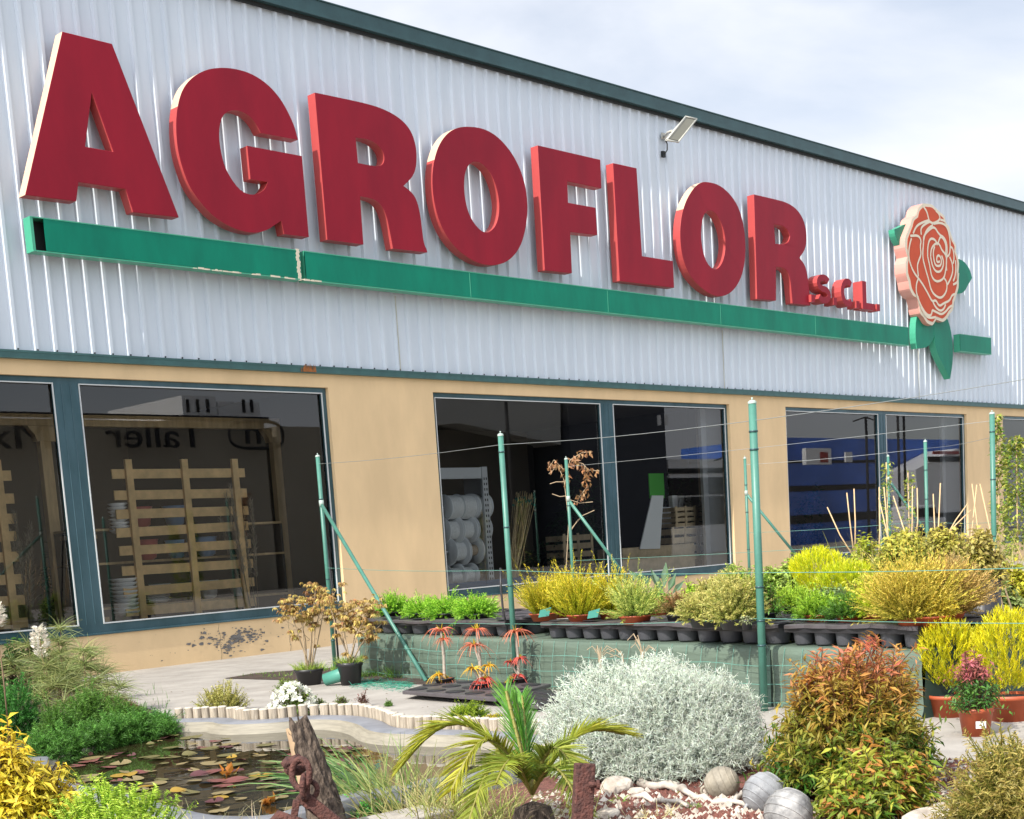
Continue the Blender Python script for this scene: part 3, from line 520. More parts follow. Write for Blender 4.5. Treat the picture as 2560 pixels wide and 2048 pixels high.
def stack(x, y, z, n, r, lab, dz=.03):
    for k in range(n):
        b = B(); b.lathe((0, 0, 0), [(r * .5, 0), (r, dz * .8), (r, dz), (r * .9, dz), (0, dz * .5)], 20); o = b.link('plate', M['ceramic']); o.location = (x + rng.normal(0, .006), y, z + k * dz); tag(o, '%s plate from the bottom of the stack of %s' % (ORD[k], lab), 'plate', lab)
stack(WI(288, 1380, YS2)[0], D + 1.15, .66, 9, .20, 'white plates left of the pallet', .055)
stack(WI(385, 1390, YS2)[0], YS2 + .1, .79, 5, .22, 'plates behind the pallet')
stack(WI(275, 1230, YS2)[0], D + 1.15, 1.75, 8, .13, 'plates at the upper left', .05)
b = B(); b.box(9.4, 9.95, D + 1.12, D + 1.29, .05, .66); b.box(9.45, 9.9, D + 1.13, D + 1.29, 1.70, 1.75); tag(b.link('side_table', M['beam']), 'dark wooden stand left of the pallet under the stacked plates', 'stand')
# pampas grass bunches
def pampas(u, y, lab, top):
    x, _ = WI(u, 1500, y); t = thing('pampas_grass', lab, 'dried plant', (x, y, .05), group='dried pampas grass in the first window'); f = F(); n = 9
    A = np.zeros((n, 3)) + rng.normal(0, .05, (n, 3)) * [1, 1, 0]; Bq = A + np.stack([rng.normal(-.15, .16, n), rng.normal(0, .1, n), rng.uniform(top - .6, top, n)], 1)
    f.sticks(A, Bq, .006, .003, jit(np.tile([[.20, .17, .11]], (n, 1))))
    for i in range(n):
        k = 260; tt = rng.uniform(.5, 1.05, k)[:, None]; P = A[i] + (Bq[i] - A[i]) * tt + rng.normal(0, .012, (k, 3)); dd = unit(Bq[i] - A[i]) + rng.normal(0, .25, (k, 3)); f.blades(P, dd, .12, .008, jit(np.tile([[.30, .27, .21]], (k, 1))), seg=2)
    f.link('plumes', LEAFM, t); b = B(); b.lathe((x, y, .05), [(0, 0), (.13, 0), (.17, .34), (.15, .34), (0, .3)], 16); child(b, 'pot', M['ceramicb'], t)
pampas(640, D + .95, 'dried pampas grass bunch right of the pallet in the first window', 2.2); pampas(62, D + 1.1, 'dried pampas grass bunch left of the mullion of the first window', 2.0)
# second window: reel rack
YK = D + .55; rk = thing('reel_rack', 'grey slotted steel rack with a wide top rail, left part of the second window', 'rack', (15.2, YK, .05))
xa, zt = WI(1100, 1170, YK); xb, _ = WI(1213, 1170, YK); zt2 = WI(1100, 1198, YK)[1]
b = B(); b.box(xa - .6, xb, YK, YK + .04, zt2, zt); child(b, 'top_rail', M['shelf'], rk)
b = B(); b.box(xb - .10, xb + .02, YK - .02, YK + .03, .05, zt + .01); b.box(xb - .02, xb + .02, YK, YK + .5, .05, zt); child(b, 'upright', M['shelf'], rk)
b = B()
for k in range(26): zz = .2 + k * .085; b.box(xb - .075, xb - .055, YK - .024, YK - .021, zz, zz + .04); b.box(xb - .025, xb - .005, YK - .024, YK - .021, zz, zz + .04)
child(b, 'slot', M['dark'], rk)
rows = [(1268, [(1128, 0), (1160, 0), (1198, 0)], .21), (1325, [(1122, 1), (1158, 1), (1195, 2)], .22), (1378, [(1140, 1), (1172, 2)], .23), (1440, [(1130, 1), (1165, 1), (1192, 2)], .20)]
ordn = ['left', 'middle', 'right']; rown = ['top', 'second', 'third', 'bottom']
for ri, (v, us, r_) in enumerate(rows):
    z = WI(1150, v, YK + .2)[1]; b = B(); b.tube([(xa - .5, YK + .22, z), (xb, YK + .22, z)], .015, 8); child(b, 'rod', M['shelf'], rk)
    for ci, (u, kind) in enumerate(us):
        x = WI(u, v, YK + .2)[0]; t = thing('cable_reel', '%s reel on the %s rod of the steel rack in the second window' % (ordn[ci], rown[ri]), 'reel', (x, YK + .22, z), group='reels on the rack rods')
        wd = .30 if len(us) > 2 else .34
        b = B(); b.lathe((x, YK + .22, z), [(.0, -wd / 2), (r_, -wd / 2), (r_, -wd / 2 + .015), (.05, -wd / 2 + .02)], 28, 0, (1, 0, 0)); b.lathe((x, YK + .22, z), [(.05, wd / 2 - .02), (r_, wd / 2 - .015), (r_, wd / 2), (0, wd / 2)], 28, 0, (1, 0, 0)); child(b, 'flange', M['reel'], t)
        rr = (.19, .14, .08)[kind]; b = B(); pr2 = []
        for q in range(30): pr2.append((rr * (r_ / .21) + .004 * (q % 2), -wd / 2 + .02 + (wd - .04) * q / 29))
        b.lathe((x, YK + .22, z), pr2, 24, 0, (1, 0, 0)); child(b, 'winding', M['rope'] if kind < 2 else M['twine'], t)
# cane bundle
x, _ = WI(1262, 1420, D + .5); t = thing('cane_bundle', 'bundle of bamboo canes with green tied tops leaning beside the reel rack', 'canes', (x, D + .5, .3)); b = B(); bt = B()
for k in range(34):
    a = np.array([x + rng.uniform(-.12, .12), D + .5 + rng.uniform(-.08, .08), .3]); uu = rng.uniform(1290, 1333); p = W(uu, 1228 + abs(uu - 1310) * .25, D + .75); p = np.array(p) + [0, rng.uniform(-.1, .1), rng.uniform(-.12, .02)]
    b.tube([a, p], [.009, .007], 5); bt.tube([a + (p - a) * .93, a + (p - a) * .95], .012, 5)
child(b, 'canes', M['cane'], t); child(bt, 'tie', M['tag_g'], t)
# crates
def crate(x, y, z, w_, d_, h_, lab, nb=4, rot=0.):
    t = thing('wood_crate', lab, 'crate', (x, y, z), rot, 'wooden crates in the second window')
    for k in range(nb):
        zz = h_ * (k + .1) / nb; b = B(); th = h_ / nb * .68; b.box(0, w_, 0, .012, zz, zz + th); b.box(0, .012, .012, d_, zz, zz + th); b.box(0, w_, d_ - .012, d_, zz, zz + th); b.box(w_ - .012, w_, .012, d_ - .012, zz, zz + th); b.link('slat', M['crate'], t)
    for xx in (.013, w_ / 2 - .03, w_ - .073): b = B(); b.box(xx, xx + .06, -.012, -.001, 0, h_); b.link('batten', M['crate'], t)
YQ = D + .9
for (u0, v0, u1, v1), lab in [((1686, 1266, 1742, 1316), 'pale slatted crate on top of the stack in the second window'), ((1678, 1318, 1748, 1400), 'tall pale slatted crate under the top one'), ((1745, 1265, 1812, 1312), 'browner crate behind, upper right of the crate stack'), ((1750, 1318, 1818, 1395), 'browner crate behind, lower right of the crate stack'), ((1405, 1335, 1486, 1412), 'grey weathered crate low beside the mullion in the second window')]:
    a = WI(u0, v0, YQ); c = WI(u1, v1, YQ); crate(a[0], YQ + (.0 if u0 < 1700 else .35), c[1], c[0] - a[0], .4, a[1] - c[1], lab)
b = B(); a = WI(1545, 1372, YQ); c = WI(1680, 1410, YQ); b.box(a[0], c[0] + .6, YQ - .1, YQ + .5, c[1] - .2, a[1]); tag(b.link('wood_counter', M['crate']), 'low wooden counter under the leaning white board', 'counter')
b = B(); P4 = [W(1630, 1239, YQ + .1), W(1659, 1239, YQ + .1), W(1650, 1372, YQ - .15), W(1600, 1373, YQ - .15)]; b.add([tuple(p) for p in P4] + [(p[0], p[1] + .02, p[2]) for p in P4], [(0, 1, 2, 3), (4, 7, 6, 5), (0, 4, 5, 1), (1, 5, 6, 2), (2, 6, 7, 3), (3, 7, 4, 0)]); tag(b.link('leaning_board', M['board']), 'white board leaning between the mullion and crates', 'board')
b = B(); bx(b, 1622, 1184, 1662, 1245, YQ + .5, .02); tag(b.link('green_board', M['gsign']), 'bright green board hanging above the leaning white board', 'board')
for i, (u, v0, v1) in enumerate(((1688, 1239, 1268), (1705, 1239, 1268), (1722, 1239, 1268), (1662, 1268, 1315), (1672, 1268, 1315))):
    b = B(); bx(b, u - 7, v0, u + 7, v1, YQ + .4, .1); o = b.link('carton', M['ceramic'], bevel=.004); tag(o, ('left', 'middle', 'right', 'left', 'right')[i] + (' white carton in the row of three above the pale crate' if i < 3 else ' white carton in the pair left of the pale crate'), 'carton', 'white cartons above the pale crate' if i < 3 else 'white cartons left of the crates')
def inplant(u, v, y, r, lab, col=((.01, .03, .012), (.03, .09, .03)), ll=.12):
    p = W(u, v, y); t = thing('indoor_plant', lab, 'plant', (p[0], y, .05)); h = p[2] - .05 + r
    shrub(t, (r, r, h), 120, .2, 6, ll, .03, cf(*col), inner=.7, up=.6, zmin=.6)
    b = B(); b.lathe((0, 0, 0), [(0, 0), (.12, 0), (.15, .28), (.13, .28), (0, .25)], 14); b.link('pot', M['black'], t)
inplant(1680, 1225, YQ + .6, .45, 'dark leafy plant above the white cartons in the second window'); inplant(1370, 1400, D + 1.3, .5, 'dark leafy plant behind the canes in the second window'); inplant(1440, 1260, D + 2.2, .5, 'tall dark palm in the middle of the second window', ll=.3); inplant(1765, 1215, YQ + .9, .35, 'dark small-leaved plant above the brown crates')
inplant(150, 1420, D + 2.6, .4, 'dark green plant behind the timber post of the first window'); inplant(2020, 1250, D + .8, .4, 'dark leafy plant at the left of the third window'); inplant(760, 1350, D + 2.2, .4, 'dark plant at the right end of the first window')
b = B(); b.box(15.2, 18.6, D + .3, D + .36, .05, .72); b.box(24.9, 31.8, D + .3, D + .36, .05, .66); tag(b.link('blue_strip', M['tile']), 'dark blue low strip along the bottom inside the second window', 'panel')
# ================================================================== ACROSS THE STREET (seen only mirrored in the panes)
YO = -20.; KG = D + .1
def RF(u, v):
    p = W(u, v, KG); k = (2 * KG - YO) / KG - 0; k = (KG + (KG - YO)) / KG; return p[0] * k, HC + (p[2] - HC) * k
def far(name, lab, cat, rects):
    a = RF(*rects[0][0]); t = thing(name, lab, cat, (a[0], YO, 0)); return t
def frect(b_, u0, v0, u1, v1, y0=0., dy=.2, ground_=False, mi=0):
    a = RF(u0, v0); c = RF(u1, v1); z0 = 0 if ground_ else min(a[1], c[1]); b_.box(min(a[0], c[0]), max(a[0], c[0]), YO + y0 - dy, YO + y0, z0, max(a[1], c[1]), mi)
x0o = RF(-300, 1000)[0]
t = thing('workshop_building', 'brown workshop front mirrored in the first window, with dark lettering', 'building', (25, YO, 0))
b = B(); frect(b, -300, 1040, 690, 1400, 0, 8, True); frect(b, 690, 1066, 1040, 1400, 0, 8, True); child(b, 'wall', M['opp1'], t)
b = B(); frect(b, -300, 1036, 660, 1045, .35, .4); child(b, 'cornice', M['ink'], t)
b = B(); frect(b, 470, 985, 560, 1040, -.5, 6); frect(b, 560, 1000, 668, 1040, -.5, 6); child(b, 'roof_room', M['opp3'], t)
b = B()
for u in (480, 505, 530, 620, 640): frect(b, u, 995, u + 10, 1028, -.45, .04)
child(b, 'window', M['ink'], t)
def sign_text(s, u_right, u_left, v0, v1, par, m=M['ink']):
    cu = bpy.data.curves.new('t', 'FONT'); cu.body = s; cu.extrude = .04; cu.size = 1; tmp = bpy.data.objects.new('t', cu); C.objects.link(tmp)
    dg = bpy.context.evaluated_depsgraph_get(); me = bpy.data.meshes.new_from_object(tmp.evaluated_get(dg)); bpy.data.objects.remove(tmp)
    co = np.array([v.co[:] for v in me.vertices]); mn, mxx = co.min(0), co.max(0); xr = RF(u_right, v0)[0]; xl = RF(u_left, v0)[0]; z1_ = RF(u_left, v0)[1]; z0_ = RF(u_left, v1)[1]
    for v, c in zip(me.vertices, co): v.co = (xr + (xl - xr) * (c[0] - mn[0]) / (mxx[0] - mn[0]), YO + .45 + (c[2]), z0_ + (z1_ - z0_) * (c[1] - mn[1]) / (mxx[1] - mn[1]))
    me.materials.append(m); o = bpy.data.objects.new('lettering', me); put(o, None); o.parent = par; o.matrix_parent_inverse = parent_matrix(par).inverted(); return o
sign_text('Taller', 490, 245, 1058, 1122, t); sign_text('Mx', 105, -60, 1058, 1124, t)
b = B(); a = RF(626, 1090); w_ = abs(RF(693, 1090)[0] - RF(559, 1090)[0]) / 2; h_ = abs(RF(600, 1056)[1] - RF(600, 1124)[1]) / 2
ov = [(a[0] + w_ * math.copysign(abs(math.cos(k / 32 * 6.2832)) ** .55, math.cos(k / 32 * 6.2832)), YO + .45, a[1] + h_ * math.copysign(abs(math.sin(k / 32 * 6.2832)) ** .7, math.sin(k / 32 * 6.2832))) for k in range(33)]
b.tube(ov, .07, 6); child(b, 'logo_ring', M['ink'], t); sign_text('m', 660, 597, 1072, 1112, t)
t = thing('pale_hall', 'pale hall with a dark open front mirrored in the second window', 'building', (40, YO, 0))
b = B(); pts = [RF(1040, 900), RF(1400, 900), RF(1402, 1112), RF(1150, 1058), RF(1040, 1066)]; b.prism(pts, YO, YO - 6, (), 0, 0); child(b, 'wall', M['bar_g'], t)
b = B(); frect(b, 1010, 1045, 1400, 1400, -1.5, 5, True); child(b, 'open_front', M['ink'], t)
t = thing('dark_block', 'tall dark building mirrored in the right pane of the second window', 'building', (50, YO, 0))
b = B(); frect(b, 1402, 900, 1668, 1400, .3, 8, True); child(b, 'wall', M['opp4'], t); b = B(); frect(b, 1632, 1040, 1642, 1065, .33, .03); frect(b, 1650, 1040, 1660, 1065, .33, .03); child(b, 'window', M['opp3'], t)
t = thing('white_sheds', 'low white sheds mirrored at the right of the second window', 'building', (60, YO, 0)); b = B(); frect(b, 1670, 1148, 1960, 1400, 0, 5, True); child(b, 'wall', M['opp3'], t); b = B(); frect(b, 1670, 1172, 1960, 1180, .05, .05); frect(b, 1670, 1196, 1960, 1230, .05, .05); frect(b, 1670, 1245, 1960, 1300, .05, .05); child(b, 'opening', M['ink'], t)
t = thing('blue_hall', 'blue hall mirrored in the third window', 'building', (75, YO, 0)); b = B(); frect(b, 1965, 1092, 2450, 1400, -.5, 8, True); child(b, 'wall', M['opp2'], t)
b = B()
for v in (1150, 1215, 1290): frect(b, 1965, v, 2225, v + 5, -.46, .03)
child(b, 'panel_joint', M['ink'], t)
b = B(); frect(b, 1975, 1125, 2040, 1165, 1.2, .3); child(b, 'sign_board', M['opp3'], t); b = B(); frect(b, 2010, 1135, 2030, 1160, 1.25, .04); child(b, 'sign_panel', M['redb'], t)
b = B(); frect(b, 2048, 1137, 2066, 1162, 2.0, .1); child(b, 'notice', M['opp3'], t)
t = thing('parked_van', 'white van mirrored low in the third window', 'van', (80, YO + 4, 0)); b = B(); a_ = RF(2120, 1330); b.box(a_[0], a_[0] + 4.6, YO + 3, YO + 5, .35, 1.2); b.box(a_[0] + .1, a_[0] + 3.4, YO + 3.1, YO + 4.9, 1.2, 2.1); child(b, 'body', M['opp3'], t, bevel=.12)
b = B(); b.box(a_[0] + .4, a_[0] + 3.2, YO + 4.9, YO + 4.93, 1.3, 1.9); child(b, 'window', M['ink'], t)
for dx_ in (.9, 3.6): b = B(); b.lathe((a_[0] + dx_, YO + 4.9, .34), [(0, 0), (.34, 0), (.34, .14), (0, .14)], 18, 0, (0, 1, 0)); child(b, 'wheel', M['ink'], t)
t = thing('white_shop', 'white shop with a green sign board mirrored in the third window', 'building', (90, YO, 0)); b = B(); pts = [RF(2225, 1180), RF(2330, 1128), RF(2450, 1140), RF(2450, 1330), RF(2240, 1330)]; b.prism(pts, YO + 2, YO - 2, (), 0, 0); child(b, 'wall', M['opp3'], t)
b = B(); frect(b, 2345, 1202, 2388, 1228, 2.1, .08); child(b, 'sign_board', M['gsign'], t); b = B(); frect(b, 2255, 1148, 2345, 1160, 2.1, .08); frect(b, 2240, 1290, 2440, 1325, 2.1, .08); child(b, 'opening', M['ink'], t)
b = B(); frect(b, 2265, 1135, 2330, 1142, 2.15, .08); child(b, 'red_strip', M['redb'], t)
for u, v in ((2065, 1055), (2145, 1020), (2160, 1010), (1722, 1150), (1155, 985), (748, 975)):
    a = RF(u, v); b = B(); b.tube([(a[0], YO + 3, 0), (a[0], YO + 3, a[1])], .09, 8); b.tube([(a[0] - 1.6, YO + 3, a[1] - .3), (a[0], YO + 3, a[1]), (a[0] + 1.6, YO + 3, a[1] - .3)], .05, 6); o = b.link('street_lamp', M['interd']); tag(o, 'dark lamp post across the street, %s from the left among those mirrored in the windows' % ORD[(748, 1155, 1722, 2065, 2145, 2160).index(u)], 'lamp post', 'lamp posts across the street')
# ================================================================== FENCE
def fpost(name, base, ztop, lab, r=.024, collars=(.35, .95, 1.5, 1.9), strut=None, cap=True, group='green fence posts'):
    t = thing(name, lab, 'fence post', base, group=group); x, y = base[0], base[1]; b = B()
    b.tube([(x, y, -.0), (x, y, ztop)], r, 14); child(b, 'tube', M['post'], t)
    b = B()
    for z in collars:
        if z < ztop - .05: b.tube([(x, y, z), (x, y, z + .012)], r + .004, 14)
    child(b, 'wire_clamp', M['fascia'], t)
    if cap: b = B(); b.lathe((x, y, ztop), [(r + .002, -.012), (r + .003, 0), (r * .7, .010), (0, .012)], 14); b.tube([(x, y, ztop + .01), (x, y, ztop + .03)], .006, 6); child(b, 'cap', M['cap'], t)
    if strut is not None:
        (a, c) = strut; b = B(); b.tube([a, c], .021, 10); child(b, 'strut', M['post'], t); b = B(); b.tube([np.array(a) + [0, 0, -.02], np.array(a) + [0, 0, .05]], r + .004, 12); child(b, 'bracket', M['cap'], t)
    return t
P1 = G(838, 1668); P1[2] = 0
def vline(base, u, v): # height on the vertical through base whose image row is v
    q = R.T @ (np.array(base) - CAM); zc = None
    lo, hi = 0., 4.
    for _ in range(40):
        m = (lo + hi) / 2; p = R.T @ (np.array([base[0], base[1], m]) - CAM); vv = PP[1] + FP * p[1] / p[2]
        if vv > v: lo = m
        else: hi = m
    return lo
def onl(u, off, v=1700): p, s = L2(u, off, v); return np.array([p[0], p[1], 0.])
P2 = onl(1291, -.16); P3 = onl(1908, -.2); h1 = vline(P1, 783, 1140); h2 = vline(P2, 1245, 1087); h3 = vline(P3, 1870, 1005)
sa = np.array([P1[0], P1[1], vline(P1, 795, 1262)]); sb = onl(1066, -.13)
fpost('fence_post', P1, h1, 'green fence post with a long diagonal strut, left of the plant bench', strut=(sa, sb), collars=(.3, 1.0, 1.9))
fpost('fence_post', P2, h2, 'green fence post in front of the bench beside the orange aloes', collars=(.5, .9, 1.4, h2 - .15))
fpost('fence_post', P3, h3, 'thickest nearest green fence post, right of the silver bush', r=.027, collars=(.45, .62, .85, h3 - .2, h3 - .32))
def topat(u, v, z): p = G(u, v, z); p[2] = 0; return p
B1 = topat(1415, 1147, 2.3); sA = np.array([B1[0], B1[1], vline(B1, 1424, 1250)]); 
def Zd(u, v, ref): return Zp(u, v, (R.T @ (np.array(ref) - CAM))[2])
fpost('fence_post', B1, 2.3, 'green post wrapped in a withered vine before the second window', strut=(sA, Zd(1600, 1490, B1 + [0, 0, .3])), collars=(.6, 1.7), r=.021, group='rear fence posts')
B2 = topat(1862, 1145, 2.3); fpost('fence_post', B2, 2.3, 'slim far post half hidden right behind the nearest post', strut=(np.array([B2[0], B2[1], vline(B2, 1868, 1235)]), Zd(2000, 1400, B2 + [0, 0, .3])), r=.021, group='rear fence posts')
B3 = topat(2313, 1103, 2.3); fpost('fence_post', B3, 2.3, 'rear green post standing before the right pane of the third window', r=.024, group='rear fence posts')
B4 = topat(2220, 1140, 2.3); fpost('fence_post', B4, 2.3, 'thin green post with strut before the mullion of the third window', strut=(np.array([B4[0], B4[1], vline(B4, 2222, 1200)]), Zd(2330, 1350, B4 + [0, 0, .5])), r=.021, group='rear fence posts')
P4 = topat(2480, 1033, 2.3); fpost('fence_post', P4, 2.3, 'green post at the right edge among climbing plants', r=.028, collars=(.5, 1.0, 1.6, 2.1))
def wire(pts, lab, r=.0022, m='wireg', name='fence_wire'):
    b = B(); P = [np.array(p, float) for p in pts]; q = []
    for a, c in zip(P[:-1], P[1:]):
        for k in range(8): tt = k / 8; q.append(a + (c - a) * tt + np.array([0, 0, -.02 * math.sin(math.pi * tt)]))
    b.tube(q + [P[-1]], r, 4, caps=False); tag(b.link(name, M[m]), lab, 'wire', 'wires strung between the fence posts')
def up(p, z): return np.array([p[0], p[1], z])
PE = P3 + np.array([TD[0], TD[1], 0]) * 3.4; hw = h3 - .17
wire([up(P1, vline(P1, 784, 1160)), up(P2, vline(P2, 1246, 1112)), up(P3, vline(P3, 1873, 1052)), up(PE, vline(P3, 1873, 1052) + .02)], 'top wire of the front fence, rising to the right across the trim')
wire([up(P1, vline(P1, 810, 1420)), up(P2, vline(P2, 1268, 1426)), up(P3, vline(P3, 1890, 1432)), up(PE, vline(P3, 1890, 1432))], 'middle wire of the front fence crossing the ochre pier', m='wire')
wire([up(P1, vline(P1, 820, 1545)), up(P2, vline(P2, 1278, 1560)), up(P3, vline(P3, 1898, 1546)), up(PE, vline(P3, 1898, 1546))], 'low wire of the front fence just above the plant trays', m='wire')
wire([up(B1, 2.2), up(P4, 2.22)], 'upper wire from the vine post to the right edge post'); wire([up(B1, 1.0), up(P4, 1.0)], 'middle wire from the vine post to the right edge post', m='wire')
wire([up(B2, 2.2), up(B3, 2.2), up(P4, 2.05)], 'upper wire of the rear fence from far post to window post'); wire([up(B2, 1.2), up(B3, 1.2), up(P4, 1.15)], 'lower wire of the rear fence before the third window', m='wire')
# low wire mesh along the bench
b = B(); off = -.07; s0, s1 = .15, 7.3
for k in range(int((s1 - s0) / .17)):
    s = s0 + k * .17; p = TA + TD * s + TN * off; ww = rng.normal(0, .006); tp = TA + TD * s + TN * (off + .05); b.tube([(p[0], p[1], 0), (p[0] + ww, p[1], .22), (tp[0], tp[1], .425)], .0022, 3, caps=False)
for z in (.04, .17, .30):
    b.tube([(*(TA + TD * (s0 + (s1 - s0) * k / 40) + TN * (off - .004)), z + .008 * math.sin(k * 1.3)) for k in range(41)], .0025, 3, caps=False)
tag(b.link('wire_mesh', M['wire']), 'low green wire mesh along the front of the plant bench', 'mesh')
# ================================================================== BENCH
bn = thing('plant_bench', 'long low bench wrapped in pale green tarp carrying trays of potted plants', 'bench', (TA[0], TA[1], 0)); HB = .43; WB = 1.9; LB = 7.45
b = B(); ns = 120
def bp(s, o, z): p = TA + TD * s + TN * o; return (p[0], p[1], z)
front = []; rows_ = [0, .06, .12, .18, .24, .30, .36, .40, HB - .008, HB]
for i in range(ns + 1):
    s = LB * i / ns
    for j, z in enumerate(rows_):
        wv = .016 * math.sin(s * 5.1 + z * 9) + .010 * math.sin(s * 11.7 + 2 * z) + .006 * math.sin(s * 31 + z * 30); sag = .006 * math.sin(z * 60 + math.sin(s * 1.7) * 3 + s * .6)
        front.append(bp(s, (-.02 + wv * (1 - z / HB) + sag if j < 8 else (.0 if j == 8 else .03)), z if j else 0.))
nr = len(rows_); b.add(front, [(i * nr + j, (i + 1) * nr + j, (i + 1) * nr + j + 1, i * nr + j + 1) for i in range(ns) for j in range(nr - 1)], 0, True)
b.add([bp(0, .03, HB), bp(LB, .03, HB), bp(LB, WB, HB), bp(0, WB, HB), bp(0, WB, 0), bp(LB, WB, 0)], [(0, 1, 2, 3), (3, 2, 5, 4)]); b.add([bp(0, -.02, 0), bp(0, .03, HB), bp(0, WB, HB), bp(0, WB, 0)], [(0, 1, 2, 3)])
child(b, 'tarp', M['tarp'], bn, fix=False)
b = B(); b.add([bp(LB + .001, -.02, 0), bp(LB + .001, .03, HB), bp(LB + .001, WB, HB), bp(LB + .001, WB, 0)], [(0, 1, 2, 3)]); child(b, 'tarp_end', M['tarpd'], bn, fix=False)  # shadowed end face: the shade is put into a darker tarp colour
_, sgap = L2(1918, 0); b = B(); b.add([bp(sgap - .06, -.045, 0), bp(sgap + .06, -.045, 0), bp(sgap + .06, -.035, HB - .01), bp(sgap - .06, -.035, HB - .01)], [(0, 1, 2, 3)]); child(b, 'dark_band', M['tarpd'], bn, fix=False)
TRAYS = []
def tray(u0, u1, nc, rows, lab, group='plant trays on the bench', lift=0.):
    (_, s0), (_, s1) = L2(u0, .02), L2(u1, .02); pt = (s1 - s0) / nc; hh_ = .145; zt = HB + hh_ + lift; t = thing('plant_tray', lab, 'tray', bp(s0, .04, HB), group=group)
    edge = []; K = 10
    for i in range(nc):
        for k in range(K):
            q = (i + k / K) * pt; edge.append((s0 + q, .03 - .022 * abs(math.sin(math.pi * k / K))))
    edge.append((s1, .03)); W_ = rows * pt * .92
    b = B(); n = len(edge); wob = lambda s: .007 * math.sin(s * 3.3 + u0) + .004 * math.sin(s * 9.1)
    vs = [bp(s, o, zt + wob(s)) for s, o in edge] + [bp(s, o + .015, zt + wob(s) + .006) for s, o in edge] + [bp(s, .03 + W_, zt + wob(s) + .006) for s, o in edge] + [bp(s, o + .001, zt - .022 + wob(s)) for s, o in edge]
    b.add(vs, [(i, i + 1, n + i + 1, n + i) for i in range(n - 1)] + [(n + i, n + i + 1, 2 * n + i + 1, 2 * n + i) for i in range(n - 1)] + [(3 * n + i, 3 * n + i + 1, i + 1, i) for i in range(n - 1)])
    o = child(b, 'deck', M['deck'], t, fix=False)
    b = B()
    for e in (s0, s1): b.add([bp(e, .03, zt - .022), bp(e, .03, zt + .004), bp(e, .03 + W_, zt + .004), bp(e, .03 + W_, zt - .022)], [(0, 1, 2, 3)])
    b.add([bp(s0, .034, zt - .02), bp(s1, .034, zt - .02), bp(s1, .034, zt - .05), bp(s0, .034, zt - .05)], [(0, 1, 2, 3)]); child(b, 'skirt', M['black'], t, fix=False)
    for r in range(min(rows, 2)):
        for i in range(nc):
            c = bp(s0 + (i + .5) * pt, .05 + pt * .4 + r * pt * .92, HB + .006); b = B(); b.lathe(c, [(0, 0), (pt * .30, 0), (pt * .33, .01), (pt * .40, hh_ - .03), (pt * .42, hh_ - .012)], 20); child(b, 'cup', M['cup'], t, fix=False)
    b = B()
    for r in range(rows):
        for i in range(nc):
            c = bp(s0 + (i + .5) * pt, .05 + pt * .4 + r * pt * .92, zt + .010); b.lathe(c, [(pt * .36, .0), (pt * .35, .003), (0, .001)], 16)
    child(b, 'cell_openings', M['black'], t, fix=False)
    TRAYS.append((s0, s1, zt)); return t
tray(900, 1262, 9, 5, 'black tray with low green junipers at the left end of the bench'); tray(1350, 1944, 12, 5, 'longest black tray with terracotta pots, middle of the bench'); tray(1958, 2292, 6, 6, 'black tray of large cells at the right end of the bench')
# ================================================================== POND
ZR, ZWt = .10, .012
OUT = [(428, 1798), (488, 1796), (575, 1794), (600, 1801), (640, 1800), (700, 1797), (775, 1789), (850, 1788), (907, 1791), (955, 1802), (978, 1817), (1019, 1823), (1113, 1824), (1188, 1826), (1263, 1830), (1339, 1836), (1395, 1845), (1433, 1856), (1440, 1868), (1410, 1880), (1352, 1900), (1250, 1930), (1100, 1955), (1000, 1975), (900, 1990), (830, 2012), (730, 2044), (620, 2056), (520, 2056), (440, 2050), (330, 2020), (240, 1990), (90, 1965), (40, 1915), (70, 1880), (180, 1850), (310, 1818)]
Pout = np.array([G(u, v, ZR)[:2] for u, v in OUT])
def subdiv(P, it=2):
    for _ in range(it):
        q = []
        for i in range(len(P)): a, c = P[i], P[(i + 1) % len(P)]; q += [a * .75 + c * .25, a * .25 + c * .75]
        P = np.array(q)
    return P
Pout = subdiv(Pout, 2); nP = len(Pout)
def offset(P, d):
    q = []
    for i in range(len(P)):
        t = P[(i + 2) % len(P)] - P[(i - 2) % len(P)]; t = t / (np.linalg.norm(t) + 1e-9); q.append(P[i] + np.array([-t[1], t[0]]) * d)
    return np.array(q)
area = .5 * sum(Pout[i][0] * Pout[(i + 1) % nP][1] - Pout[(i + 1) % nP][0] * Pout[i][1] for i in range(nP)); sg = 1 if area > 0 else -1
pond = thing('garden_pond', 'wavy grey moulded pond basin full of dark water, inside the pale log edging', 'pond', (*Pout.mean(0), 0))
prof = [(0, .0), (0, ZR), (.015, ZR + .004), (.15, ZR - .002), (.165, ZR - .008), (.17, .07), (.20, .062), (.21, .03), (.235, .022), (.24, -.05)]
b = B(); lay = [offset(Pout, sg * o) for o, z in prof]; vs = [(p[0], p[1], prof[j][1]) for j in range(len(prof)) for p in lay[j]]
b.add(vs[:5 * nP], [(j * nP + i, j * nP + (i + 1) % nP, (j + 1) * nP + (i + 1) % nP, (j + 1) * nP + i) for j in range(4) for i in range(nP)], 0, True)
b.add(vs[4 * nP:], [(j * nP + i, j * nP + (i + 1) % nP, (j + 1) * nP + (i + 1) % nP, (j + 1) * nP + i) for j in range(len(prof) - 5) for i in range(nP)], 1, True)
child(b, 'basin_rim', [M['liner'], M['linerl']], pond, fix=False)
wm = bpy.data.materials.new('pond_water'); t_, b_ = nodes(wm); b_.inputs['Base Color'].default_value = (.028, .022, .010, 1); b_.inputs['Roughness'].default_value = .02; b_.inputs['IOR'].default_value = 1.45; b_.inputs['Specular IOR Level'].default_value = 1.
